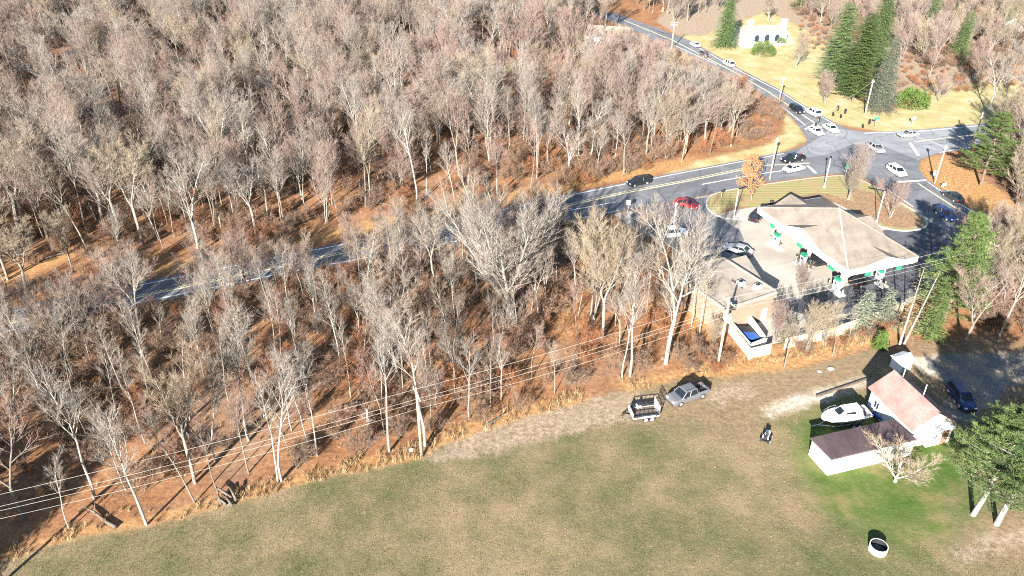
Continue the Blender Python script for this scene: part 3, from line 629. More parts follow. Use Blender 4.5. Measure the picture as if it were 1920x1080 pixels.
def vehicle(kind, paint, px, py, head, label, cat='car', scale=1., z=.03, group=None, name=None, rack=False):
    L, W, top, gb, gt, belt, roofz, r = SHAPES[kind]
    p = P(px, py, z) if not isinstance(px, Vector) else px
    t = thing(name or {'sedan': 'sedan', 'suv': 'sport_utility_car', 'wagon': 'estate_car', 'pickup': 'pickup_truck'}[kind], label, cat, (p.x, p.y, z), head, group)
    hw = W / 2; zl = r * .62; m = MB(); rows = []
    xs = [a for a, _ in top]; bed = kind == 'pickup'
    for x, zt in top:
        e = abs(x) / (L / 2); k = 1 - .12 * max(0, e - .75) / .25
        hh = hw * k; zb = zl + .1 * max(0, e - .85) / .15
        sec = [(hh * .86, zb), (hh * .98, zb + .12), (hh, (zb + zt) / 2), (hh * .97, zt - .08), (hh * .86, zt)]
        rows.append([(x, -y, q) for y, q in sec[::-1]][::-1][::-1] + [])
        full = [(x, -y, q) for y, q in sec] ; full = full + [(x, y, q) for y, q in sec[::-1]]
        rows[-1] = full
    n = len(rows[0]); vs = [v for rw in rows for v in rw]; fs = []
    for i in range(len(rows) - 1):
        for j in range(n - 1):
            if bed and xs[i] < -.96 and j == 4: continue
            fs.append((i * n + j, i * n + j + 1, (i + 1) * n + j + 1, (i + 1) * n + j))
        fs.append((i * n + n - 1, i * n, (i + 1) * n, (i + 1) * n + n - 1))
    fs += [tuple(range(n)), tuple((len(rows) - 1) * n + j for j in range(n))][::1]
    m.add(vs, fs); m.build('body', 'car_' + paint, t)
    if bed:
        o = MB(); y0 = hw * .82
        o.box(-1.85, 0, .62, 1.72, 2 * y0, .06); bb = o.build('bed', 'dark_metal', t)
        for s in (-1, 1): MB().box(-1.85, s * y0, .84, 1.72, .07, .5).build('bed_side', 'car_' + paint, bb)
        MB().box(-2.7, 0, .84, .07, 2 * y0, .48).build('tailgate', 'car_' + paint, bb); MB().box(-.99, 0, .84, .06, 2 * y0, .5).build('bed_front', 'car_' + paint, bb)
    # greenhouse
    b0, b1 = gb; t0, t1 = gt; wb, wt = hw * .9, hw * .74; zt = roofz - .07
    g = [(b0, -wb, belt - .06), (b1, -wb, belt - .06), (b1, wb, belt - .06), (b0, wb, belt - .06), (t0, -wt, zt), (t1, -wt, zt), (t1, wt, zt), (t0, wt, zt)]
    MB().add(g, [(0, 1, 5, 4), (1, 2, 6, 5), (2, 3, 7, 6), (3, 0, 4, 7), (4, 5, 6, 7)]).build('windows', 'glass', t)
    rf = MB(); w2 = wt + .03
    rf.add([(t0 - .08, -w2, zt - .01), (t1 + .1, -w2, zt - .01), (t1 + .1, w2, zt - .01), (t0 - .08, w2, zt - .01), (t0 + .1, -wt * .82, roofz), (t1 - .1, -wt * .82, roofz), (t1 - .1, wt * .82, roofz), (t0 + .1, wt * .82, roofz)], [(3, 2, 1, 0), (4, 5, 6, 7), (0, 1, 5, 4), (1, 2, 6, 5), (2, 3, 7, 6), (3, 0, 4, 7)])
    rr = rf.build('roof', 'car_' + paint, t)
    pl = MB()
    for s in (-1, 1):
        for fb, ft in ((0., 0.), (1., 1.), (.48, .45)) + (((.8, .85),) if kind in ('suv', 'wagon') else ()):
            xb, xt = b0 + (b1 - b0) * (1 - fb), t0 + (t1 - t0) * (1 - ft)
            pl.tube([(xb, s * (wb + .005), belt - .05), (xt, s * (wt + .005), zt)], .045, 4)
    pl.build('pillars', 'car_' + paint, t)
    ax_ = L * .305
    for x in (-ax_, ax_):
        for s in (-1, 1): wheel(t, x, s * (hw - .1), r)
    for s in (-1, 1):
        MB().box(L / 2 - .1, s * hw * .62, top[-2][1] - .06, .16, .34, .14).build('headlight', 'lamp_white', t); MB().box(-L / 2 + .04, s * hw * .72, top[1][1] - .16, .1, .22, .22).build('tail_light', 'lamp_red', t)
        MB().box(b1 - .35, s * (hw + .08), belt + .02, .12, .2, .14).build('mirror', 'car_' + paint, t)
    MB().box(L / 2 - .02, 0, zl + .14, .08, W * .8, .16).build('front_bumper', 'dark_metal', t); MB().box(-L / 2 + .02, 0, zl + .14, .08, W * .8, .16).build('rear_bumper', 'dark_metal', t)
    if rack:
        for s in (-1, 1): MB().tube([(t0 + .1, s * wt * .8, roofz + .05), (t1 - .1, s * wt * .8, roofz + .05)], .03, 5).build('roof_rail', 'dark_metal', rr)
        for y in (-.8, .8):
            MB().tube([(-1.1, y, 1.05), (-1.1, y, 1.75), (-2.6, y, 1.55), (-2.6, y, 1.05)], .035, 5).build('ladder_rack', 'dark_metal', t)
    t.scale = (scale,) * 3
    return t
def hd(a, b):   # heading of the line from pixel a to pixel b on the ground
    p, q = P(*a), P(*b); return math.atan2(q.y - p.y, q.x - p.x)
MAIN_W = hd((1386, 318), (1060, 385)); MAIN_E = MAIN_W + math.pi; CROSS_S = hd((1389, 130), (1566, 231)); CROSS_N = CROSS_S + math.pi
CROSS_S2 = hd((1735, 335), (1864, 415)); EAST_W = hd((1875, 229), (1660, 247))
vehicle('sedan', 'white', 1303, 87, CROSS_N, 'white car on the cross road near the crossbar utility pole')
vehicle('sedan', 'charcoal', 1320, 105, CROSS_S, 'dark car on the cross road between two white cars')
vehicle('suv', 'white', 1366, 123, CROSS_N, 'white car on the cross road alongside the yellow lawn')
vehicle('suv', 'black', 1493, 210, CROSS_S, 'black car approaching the crossroads behind a white car')
vehicle('suv', 'white', 1524, 215, CROSS_N, 'white car leaving the crossroads beside a black car')
vehicle('sedan', 'white', 1529, 250, CROSS_S, 'white car waiting at the stop line by the rounded grass corner')
vehicle('sedan', 'white', 1557, 245, CROSS_S, 'white car side by side with another white car at the crossroads')
vehicle('sedan', 'silver', 1702, 256, EAST_W, 'silver car with dark windows driving away from the tall roadside pine')
vehicle('wagon', 'silver', 1641, 282, CROSS_S2, 'silver car crossing the middle of the crossroads')
vehicle('wagon', 'white', 1680, 325, CROSS_S2, 'white estate car leaving the crossroads past the bare roadside bush')
vehicle('sedan', 'charcoal', 1785, 373, CROSS_S2 + math.pi, 'dark green-black car driving along the orange verge')
vehicle('suv', 'navy', 1772, 408, CROSS_S2, 'navy blue car beside the tall column shaped pine')
vehicle('pickup', 'black', 1486, 303, MAIN_W, 'black pickup truck alongside a white car at the crossroads', 'pickup')
vehicle('sedan', 'white', 1488, 320, MAIN_E, 'white car alongside a black pickup at the crossroads')
vehicle('suv', 'black', 1197, 346, MAIN_W, 'black car alone on the main road below the wood')
vehicle('sedan', 'red', 1287, 387, hd((1287, 387), (1330, 400)), 'dark red car turning into the filling station')
vehicle('pickup', 'white', 1258, 443, hd((1230, 446), (1290, 440)), 'white pickup truck parked behind bare branches at the station entrance', 'pickup')
vehicle('suv', 'black', 1420, 410, hd((1420, 410), (1455, 380)), 'black car parked under the edge of the fuel canopy')
vehicle('sedan', 'silver', 1384, 473, hd((1384, 473), (1350, 462)), 'silver car parked in the shadow of the flat roofed shop')
vehicle('suv', 'black', 1531, 497, hd((1500, 500), (1560, 488)), 'black car refuelling beside the middle fuel pump')
vehicle('sedan', 'black', 1618, 532, hd((1590, 540), (1650, 522)), 'black car under the canopy corner by the overhead wires')
vehicle('pickup', 'pewter', 1288, 747, hd((1322, 733), (1248, 760)), 'grey pickup truck with a ladder rack parked on the field edge', 'pickup', z=.0, rack=True)
vehicle('suv', 'navy', 1800, 752, hd((1775, 715), (1812, 765)), 'dark blue car parked on the shaded drive beside the house', z=.012)

def utility_trailer():
    a, b = P(1180, 793), P(1227, 787); ln, rz = rect_frame(a, b); c = P(1206, 780); t = thing('utility_trailer', 'two axle utility trailer with mesh sides and raised ramp behind the grey pickup', 'trailer', c, rz)
    Lx, Wy = 3.2, 1.9
    MB().box(0, 0, .58, Lx, Wy, .1).build('floor', 'wood_deck', t)
    fr = MB()
    for s in (-1, 1): fr.box(0, s * Wy / 2, .6, Lx, .08, .14)
    for s in (-1, 1): fr.box(s * Lx / 2, 0, .6, .08, Wy - .1, .14)
    fr.build('frame', 'transformer_grey', t)
    for s in (-1, 1):
        sd = MB(); y = s * Wy / 2
        for k in range(7): sd.box(-Lx / 2 + Lx * k / 6, y, .95, .05, .05, .6)
        sd.box(0, y, 1.27, Lx, .07, .06).box(0, y, .93, Lx, .03, .1); sd.box(0, y * 1.0, .8, Lx, .02, .18); sd.build('side_rail', 'dark_metal', t)
    fw = MB(); fw.box(-Lx / 2, 0, .95, .06, Wy, .62); fw.build('front_board', 'transformer_grey', t)
    rp = MB()
    for k in range(9): rp.box(Lx / 2 + .02, -Wy / 2 + Wy * k / 8, 1.3, .05, .05, 1.4)
    for z in (.65, 1.1, 1.55, 2.0): rp.box(Lx / 2 + .02, 0, z, .06, Wy, .05)
    rp.build('ramp_gate', 'pole_metal', t)
    tg = MB(); tg.tube([(-Lx / 2, -.8, .55), (-Lx / 2 - 1.3, 0, .5)], .05, 6).tube([(-Lx / 2, .8, .55), (-Lx / 2 - 1.3, 0, .5)], .05, 6).tube([(-Lx / 2 - 1.0, 0, .0), (-Lx / 2 - 1.0, 0, .75)], .04, 6); tg.build('drawbar', 'dark_metal', t)
    for x in (-.1, .7):
        for s in (-1, 1): wheel(t, x, s * (Wy / 2 + .16), .34, .2, 'lamp_white')
    for s in (-1, 1): MB().box(.3, s * (Wy / 2 + .16), .76, 1.7, .26, .04).build('mudguard', 'white_metal', t)
    k = thing('garden_chair', 'pale folded garden chair lying in the mesh sided trailer', 'chair', P(1197, 772, .0) + Vector((0, 0, .63)), rz)
    MB().box(0, 0, .2, .6, .5, .06).build('seat', 'white_metal', k); MB().box(-.3, 0, .4, .06, .5, .42).build('backrest', 'white_metal', k)
    for x in (-.25, .25):
        for y in (-.2, .2): MB().tube([(x, y, 0), (x, y, .19)], .025, 5).build('leg', 'white_metal', k)
utility_trailer()

def ride_on_mower():
    p = P(1436, 824); t = thing('ride_on_mower', 'small white and black ride-on mower standing alone on the dry field', 'mower', p, R(60))
    MB().box(.35, 0, .62, .8, .5, .42).build('bonnet', 'white_metal', t); MB().box(-.15, 0, .42, 1.5, .5, .12).build('chassis', 'dark_metal', t)
    MB().box(0, 0, .22, .8, 1.1, .16).build('cutting_deck', 'dark_metal', t)
    s = MB().box(-.55, 0, .62, .45, .5, .12).build('seat', 'rubber', t); MB().box(-.78, 0, .85, .1, .5, .42).build('backrest', 'rubber', s)
    MB().tube([(-.02, 0, .8), (-.15, 0, 1.05)], .03, 6).build('steering_column', 'dark_metal', t); MB().tube([(-.15 + .02, 0, 1.05), (-.15 - .02, 0, 1.07)], .19, 12).build('steering_wheel', 'rubber', t)
    for x, r, w in ((.55, .2, .16), (-.55, .28, .26)):
        for y in (-1, 1): wheel(t, x, y * .45, r, w, 'lamp_white')
    for k in range(2): MB().box(-.75, .28 - .56 * k, .95, .06, .1, .5).build('bagger_arm', 'white_metal', t)
ride_on_mower()

def build_boat():
    a, b = P(1640, 778), P(1537, 792); ln, rz = rect_frame(a, b); c = P(1580, 795)
    t = thing('cabin_boat', 'white cabin cruiser on a trailer beside the plum roofed wing', 'boat', c, rz); t.scale = (.92,) * 3
    st = [(-3.2, 1.02, .75, 1.85), (-2.0, 1.15, .65, 1.85), (-.5, 1.2, .62, 1.92), (1.0, 1.1, .66, 2.02), (2.2, .75, .82, 2.12), (3.0, .32, 1.15, 2.22), (3.4, .04, 1.6, 2.27)]
    m = MB(); vs = []; fs = []
    for x, w, k, d in st:
        vs += [(x, 0, k), (x, w * .72, k + .32), (x, w * .93, (k + d) / 2 + .1), (x, w, d), (x, -w, d), (x, -w * .93, (k + d) / 2 + .1), (x, -w * .72, k + .32)]
    n = 7
    for i in range(len(st) - 1):
        for j in range(n):
            if j == 3 and i < 1: continue
            fs.append((i * n + j, i * n + (j + 1) % n, (i + 1) * n + (j + 1) % n, (i + 1) * n + j))
    fs += [tuple(range(7))]; m.add(vs, fs); m.build('hull', 'white_metal', t)
    MB().box(-2.6, 0, 1.35, 1.15, 1.8, .06).build('cockpit_floor', 'kerb', t)
    MB().tube([(x, w + .02, d - .06) for x, w, k, d in st], .045, 5).build('rub_rail', 'dark_metal', t); MB().tube([(x, -w - .02, d - .06) for x, w, k, d in st], .045, 5).build('rub_rail', 'dark_metal', t)
    cb = MB(); cb.add([(-1.9, -.85, 1.9), (1.5, -.7, 2.0), (1.5, .7, 2.0), (-1.9, .85, 1.9), (-1.7, -.68, 2.75), (.5, -.6, 2.75), (.5, .6, 2.75), (-1.7, .68, 2.75)], [(0, 1, 5, 4), (1, 2, 6, 5), (2, 3, 7, 6), (3, 0, 4, 7), (4, 5, 6, 7)])
    cab = cb.build('cabin', 'white_metal', t)
    MB().add([(1.42, -.58, 2.08), (1.42, .58, 2.08), (.62, .5, 2.68), (.62, -.5, 2.68)], [(0, 1, 2, 3)]).mesh
    ws = MB(); off = Vector((.035, 0, .045)); q = [Vector((1.36, -.55, 2.1)), Vector((1.36, .55, 2.1)), Vector((.66, .48, 2.64)), Vector((.66, -.48, 2.64))]; ws.add([v + off for v in q] + [v - off for v in q], [(0, 1, 2, 3), (7, 6, 5, 4), (0, 4, 5, 1), (1, 5, 6, 2), (2, 6, 7, 3), (3, 7, 4, 0)]); ws.build('windscreen', 'glass', cab)
    for s in (-1, 1):
        MB().add([(-.9, s * .80, 2.2), (.7, s * .73, 2.25), (.3, s * .68, 2.55), (-.9, s * .745, 2.55)], [(0, 1, 2, 3) if s < 0 else (3, 2, 1, 0)]).build('side_window', 'glass', cab, fix=False)
    MB().box(-2.2, -.4, 1.75, .5, .5, .7).build('helm_seat', 'rubber', t); MB().box(-2.2, .4, 1.75, .5, .5, .7).build('helm_seat', 'rubber', t)
    rl = MB()
    for s in (-1, 1): rl.tube([(.8, s * 1.05, 2.05), (1.0, s * 1.02, 2.5), (2.2, s * .72, 2.6), (3.3, s * .06, 2.75)], .025, 5).tube([(2.2, s * .72, 2.1), (2.2, s * .72, 2.6)], .02, 5)
    rl.build('bow_rail', 'rim', t)
    ob = MB().box(-3.5, 0, 1.75, .45, .4, .65).build('outboard_motor', 'dark_metal', t); MB().tube([(-3.5, 0, 1.5), (-3.5, 0, .6)], .09, 6).build('leg', 'dark_metal', ob)
    tr = thing('boat_trailer', 'galvanised boat trailer under the white cabin cruiser', 'trailer', c, rz); tr.scale = (.92,) * 3
    fm = MB()
    for s in (-1, 1): fm.box(-.6, s * .75, .5, 4.6, .1, .12).tube([(1.6, s * .75, .5), (3.6, 0, .45)], .055, 6)
    fm.tube([(3.5, 0, .45), (4.4, 0, .45)], .06, 6).tube([(4.1, 0, 0), (4.1, 0, .7)], .04, 6); fm.build('frame', 'rim', tr)
    for x in (-1.7, .6):
        for s in (-1, 1): MB().box(x, s * .6, .68, .12, .1, .3).build('bunk_post', 'rim', tr)
    for x in (-1.6, -.8):
        for s in (-1, 1): wheel(tr, x, s * 1.05, .32, .2, 'lamp_white')
    a, b = P(1628, 762), P(1650, 792); ln, rz = rect_frame(a, b); k = thing('kayak', 'bright blue kayak lying behind the stern of the white boat', 'kayak', (a + b) / 2 + Vector((0, 0, .25)), rz); k.rotation_euler = (.5, -.1, rz)
    kb = MB(); vs = []; xs = [-1.75, -1.2, -.4, .4, 1.2, 1.75]; ws = [.03, .26, .36, .36, .26, .03]
    for x, w in zip(xs, ws): zb = .02 + .12 * (abs(x) / 1.75) ** 3; vs += [(x, 0, zb), (x, w, .2 + zb * .4), (x, w * .55, .36 + zb * .3), (x, -w * .55, .36 + zb * .3), (x, -w, .2 + zb * .4)]
    kb.add(vs, [(i * 5 + j, i * 5 + (j + 1) % 5, i * 5 + 5 + (j + 1) % 5, i * 5 + 5 + j) for i in range(5) for j in range(5)] + [(0, 1, 2, 3, 4), (25, 26, 27, 28, 29)]); kb.build('hull', 'blue_plastic', k, True)
    MB().tube([(.35 * math.cos(q * math.pi / 6), .2 * math.sin(q * math.pi / 6), .385) for q in range(13)], .035, 5).build('cockpit_rim', 'dark_metal', k)
build_boat()

def stone_ring():
    p = P(1645, 1032); n = 18; t = thing('concrete_ring', 'round white concrete ring standing on the lawn', 'concrete ring', p)
    m = MB(); vs = []
    t.scale = (.88,) * 3
    for r, z in ((.98, 0), (.98, .85), (.9, .85)):
        vs += [(r * math.cos(2 * math.pi * k / n), r * math.sin(2 * math.pi * k / n), z) for k in range(n)]
    m.add(vs, [(i * n + k, i * n + (k + 1) % n, (i + 1) * n + (k + 1) % n, (i + 1) * n + k) for i in range(2) for k in range(n)]); m.build('wall', 'white_wall', t, fix=False)
    MB().add([(.9 * math.cos(2 * math.pi * k / n), .9 * math.sin(2 * math.pi * k / n), z) for z in (.848, .02) for k in range(n)], [(k, (k + 1) % n, n + (k + 1) % n, n + k) for k in range(n)]).build('shade_lining', 'dark_metal', t, fix=False)  # inner wall coloured dark to stand for the shade inside the ring
    MB().tube([(0, 0, .01), (0, 0, .04)], .9, n).build('dark_floor', 'asphalt_dark', t)  # flat dark disc closing the bottom of the ring
stone_ring()

# ------------------------------------------------------------------ poles, wires, signals, signs
def sagged(a, b, sag, n=14): return [a.lerp(b, i / n) - Vector((0, 0, sag * 4 * (i / n) * (1 - i / n))) for i in range(n + 1)]
def utility_pole(p, h, label, rz=0., arms=1, transformer=False, wood='pole_wood'):
    t = thing('utility_pole', label, 'utility pole', p, rz)
    MB().tube([(0, 0, 0), (0, 0, h)], [.19, .13], 10).build('post', wood, t, True)
    for k in range(arms):
        z = h - .35 - k * .75; c = MB().box(0, 0, z, 2.5 - .3 * k, .11, .13).build('crossarm', wood, t)
        for x in (-1.1, -.5, .5, 1.1): MB().tube([(x * (1 - .1 * k), 0, z + .06), (x * (1 - .1 * k), 0, z + .26)], [.05, .035], 6).build('insulator', 'insulator', c, True)
    if transformer:
        for x, y in ((.38, -.2), (-.42, -.15)):
            o = MB().tube([(x, y, h - 3.2), (x, y, h - 2.2), (x, y, h - 2.12)], [.27, .27, .2], 12).build('transformer', 'transformer_grey', t, True); MB().tube([(x, y, h - 2.12), (x, y, h - 1.85)], .05, 6).build('bushing', 'insulator', o, True)
    return t
PA = P(1345, 690); PB = P(791, 856); PD = P(1858, 455, 10.6); PD.z = 0; PC = PB + (PB - PA) * 1.02; PC.z = 0
lnrz = math.atan2(PA.y - PB.y, PA.x - PB.x) + math.pi / 2
utility_pole(PA, 10.6, 'tall wooden utility pole with two transformers beside the station fence', lnrz, 1, True, 'fence_wood')
utility_pole(PB, 9.4, 'slim wooden utility pole among the bare trees on the field edge', lnrz, 1)
utility_pole(PC, 10.2, 'wooden utility pole standing at the far end of the field edge line', lnrz, 1)
utility_pole(PD, 10.9, 'wooden utility pole among bare trees by the column shaped pine', lnrz, 2)
utility_pole(P(1259, 94), 8.6, 'pale utility pole with two crossarms at the roadside', R(10), 2, False, 'fence_wood')
utility_pole(P(1818, 288), 9.0, 'pale utility pole with a crossarm beside the tall roadside pine', R(60), 1, False, 'fence_wood')
nv = Vector((math.cos(lnrz), math.sin(lnrz), 0))
def wire(a, b, sag, lab): tag(MB().tube(sagged(a, b, sag), .011, 4, False).build('power_line', 'wire'), lab, 'power line', 'power lines strung along the field edge')
spans = [(PC, 10.2, PB, 9.4, 'overhead power line over the trees at the shaded end of the field'), (PB, 9.4, PA, 10.6, 'overhead power line between the slim pole and the pole with transformers'), (PA, 10.6, PD, 10.9, 'overhead power line passing below the fuel canopy')]
for a, ha, b, hb, lab in spans:
    for off, dz in ((-1.1, -.1), (.5, -.1), (0, -1.5), (0, -2.4)):
        if a is PA and dz == -2.4: continue
        wire(a + nv * off + Vector((0, 0, ha + dz)), b + nv * off + Vector((0, 0, hb + dz)), .35 + abs(dz) * .12, lab)

def lamp_post(p, h, rz, label, arm=1.2):
    t = thing('lamp_post', label, 'lamp post', p, rz); MB().tube([(0, 0, 0), (0, 0, .5)], .22, 10).build('base', 'kerb', t)
    MB().tube([(0, 0, .4), (0, 0, h)], [.1, .07], 8).build('post', 'white_metal', t, True); hd_ = MB().box(arm / 2 + .05, 0, h + .02, arm, .36, .14).build('lamp_head', 'dark_metal', t)
    MB().box(arm / 2 + .15, 0, h - .06, arm * .6, .28, .03).build('lens', 'lamp_white', hd_)
lamp_post(P(1376, 408, .14), 5.6, .4, 'white lamp post standing in the mulch beside the grass island nose')
lamp_post(P(1262, 430, .02), 5.2, .2, 'white lamp post rising behind the white pickup')
lamp_post(P(1545, 352, .15), 6.0, 1.2, 'white lamp post on the lawn behind the fuel canopy')
lamp_post(P(1643, 417, .15), 6.0, 2.4, 'white lamp post beside the bare shrubs at the canopy corner')
def street_post(p, h, label, rz=0.):
    t = thing('signal_pole', label, 'pole', p, rz); MB().tube([(0, 0, 0), (0, 0, h)], [.17, .11], 8).build('post', 'fence_wood', t, True); MB().box(0, 0, h - .5, .5, .3, .5).build('junction_box', 'transformer_grey', t); return t
SW, NE, NW, SE = P(1443, 337, .03), P(1621, 217), P(1466, 196), P(1752, 344)
NW = P(1459, 200); 
street_post(SW, 8.8, 'pale signal pole on the kerb beside the copper leaved tree'); street_post(NE, 8.8, 'pale signal pole on the yellow lawn below the grey spruce')
street_post(NW, 7.6, 'pale signal pole at the tip of the bare roadside wood'); street_post(SE, 8.0, 'pale signal pole on the orange verge')
def span_wire(a, b, za, zb, lab): tag(MB().tube(sagged(a + Vector((0, 0, za)), b + Vector((0, 0, zb)), .7), .02, 4, False).build('span_wire', 'wire'), lab, 'wire', 'signal wires over the crossroads')
span_wire(NW, SE, 7.2, 7.6, 'signal wire from the bare wood corner to the orange verge'); span_wire(SW, NE, 8.4, 8.4, 'signal wire from the copper tree corner to the grey spruce')
def signal_head(a, b, za, zb, k, rz):
    q = sagged(a + Vector((0, 0, za)), b + Vector((0, 0, zb)), .7, 20)[k]; t = thing('traffic_signal', 'black traffic signal head hanging over the crossroads', 'traffic light', (q.x, q.y, q.z), rz, 'traffic signals over the crossroads')
    MB().box(0, 0, -.75, .3, .38, 1.05).build('housing', 'dark_metal', t); MB().tube([(0, 0, -.24), (0, 0, .03)], .03, 6).build('hanger', 'dark_metal', t)
    for i, m in enumerate(('lamp_red', 'paint_yellow', 'green_sign')): MB().tube([(.15, 0, -.42 - .33 * i), (.17, 0, -.42 - .33 * i)], .11, 10).build('lens', m, t)
for k in (9, 12): signal_head(NW, SE, 7.2, 7.6, k, CROSS_N)
for k in (8, 12): signal_head(SW, NE, 8.4, 8.4, k, MAIN_W)
def road_sign(p, h, w, hh, m, rz, label):
    t = thing('road_sign', label, 'road sign', p, rz); MB().tube([(0, 0, 0), (0, 0, h)], .05, 6).build('post', 'pole_metal', t); MB().box(0, -.06, h - hh / 2, w, .04, hh).build('panel', m, t)
road_sign(P(1640, 240), 2.6, 1.2, .5, 'green_sign', 0, 'small green street sign on the yellow lawn by the crossroads')
road_sign(P(1710, 233), 1.8, 1.2, .7, 'white_metal', .3, 'small white sign on the lawn beside the main road')
road_sign(P(1584, 333, .14), 2.8, .9, .9, 'green_sign', .2, 'green sign standing beside the rosy bare bush')
road_sign(P(1177, 398), 2.4, .7, .9, 'white_metal', -.3, 'white sign on the verge below the main road')
road_sign(P(1750, 340), 2.2, .7, .9, 'white_metal', -.5, 'white sign on the orange corner verge')
road_sign(P(1352, 372, .14), 1.8, .5, .5, 'dark_metal', .1, 'small dark sign on the nose of the grass island')
road_sign(P(1768, 352), 1.0, 1.2, .6, 'white_metal', .4, 'low white board on the orange verge')
def post_box(p, rz, label):
    t = thing('waste_bin', label, 'bin', p, rz); MB().tube([(0, 0, 0), (0, 0, .8)], [.28, .32], 10).build('body', 'dark_metal', t, True); MB().tube([(0, 0, .8), (0, 0, .92)], [.34, .1], 10).build('lid', 'dark_metal', t, True)
post_box(P(1446, 384, .17), 0, 'black waste bin at the edge of the canopy')
# odd things: log heap, boulders, tarpaulin, stump stones
def log_heap():
    p = P(424, 938); rr = random.Random(5)
    for i in range(9):
        a = rr.uniform(-.4, .8) + 1.8; L_ = rr.uniform(1.2, 2.6); x, y = rr.uniform(-.9, .9), rr.uniform(-.7, .7); z = .1 + .16 * (i // 3)
        d = Vector((math.cos(a) * L_ / 2, math.sin(a) * L_ / 2, rr.uniform(-.05, .25)))
        q = Vector((p.x + x, p.y + y, z + abs(d.z)))
        t = thing('log', 'weathered grey log in the heap at the foot of a leaning trunk', 'log', q, 0, 'logs heaped on the field edge')
        MB().tube([-d, Vector((0, 0, .03)), d], [.13, .14, .1], 8).build('bark', 'log', t, True); e = d * 1.01
        MB().tube([d * .985, e], [.095, .09], 8).build('cut_end', 'fence_wood', t)
log_heap()
def rock(p, s, seed, label, m='stone_white'):
    rr = random.Random(seed); import bmesh
    b = bmesh.new(); bmesh.ops.create_icosphere(b, subdivisions=2, radius=1)
    for v in b.verts: v.co = Vector((v.co.x * s[0], v.co.y * s[1], max(-.25, v.co.z) * s[2])) * rr.uniform(.82, 1.12)
    me = bpy.data.meshes.new('rock'); b.to_mesh(me); b.free(); me.materials.append(MATS[m]); o = link('boulder', me); o.location = p + Vector((0, 0, s[2] * .2)); tag(o, label, 'boulder')
rock(P(1557, 692), (.45, .35, .22), 1, 'larger pale stone lying on the dirt near the leaning bare tree'); rock(P(1536, 697), (.3, .25, .14), 2, 'smaller pale stone lying on the dirt near the leaning bare tree')
rock(P(932, 176), (2.6, 1.6, 1.5), 3, 'large grey boulder in the clearing of the wood', 'log'); rock(P(772, 845), (.3, .3, .3), 4, 'small white stone at the foot of the slim utility pole')
def tarp():
    p = P(146, 97); t = MB(); rr = random.Random(2); n = 7
    vs = [((i - 3) * .85, (j - 3) * .6, .25 + .9 * math.exp(-((i - 3) ** 2 + (j - 3) ** 2) / 6) + rr.uniform(-.06, .06)) if 0 < i < 6 and 0 < j < 6 else ((i - 3) * .9, (j - 3) * .65, .0) for i in range(n) for j in range(n)]
    t.add(vs, [(i * n + j, i * n + n + j, i * n + n + j + 1, i * n + j + 1) for i in range(n - 1) for j in range(n - 1)]); o = t.build('tarpaulin', 'blue_steel'); o.location = p; tag(o, 'dark blue tarpaulin over a heap in the far wood', 'tarpaulin')
tarp()

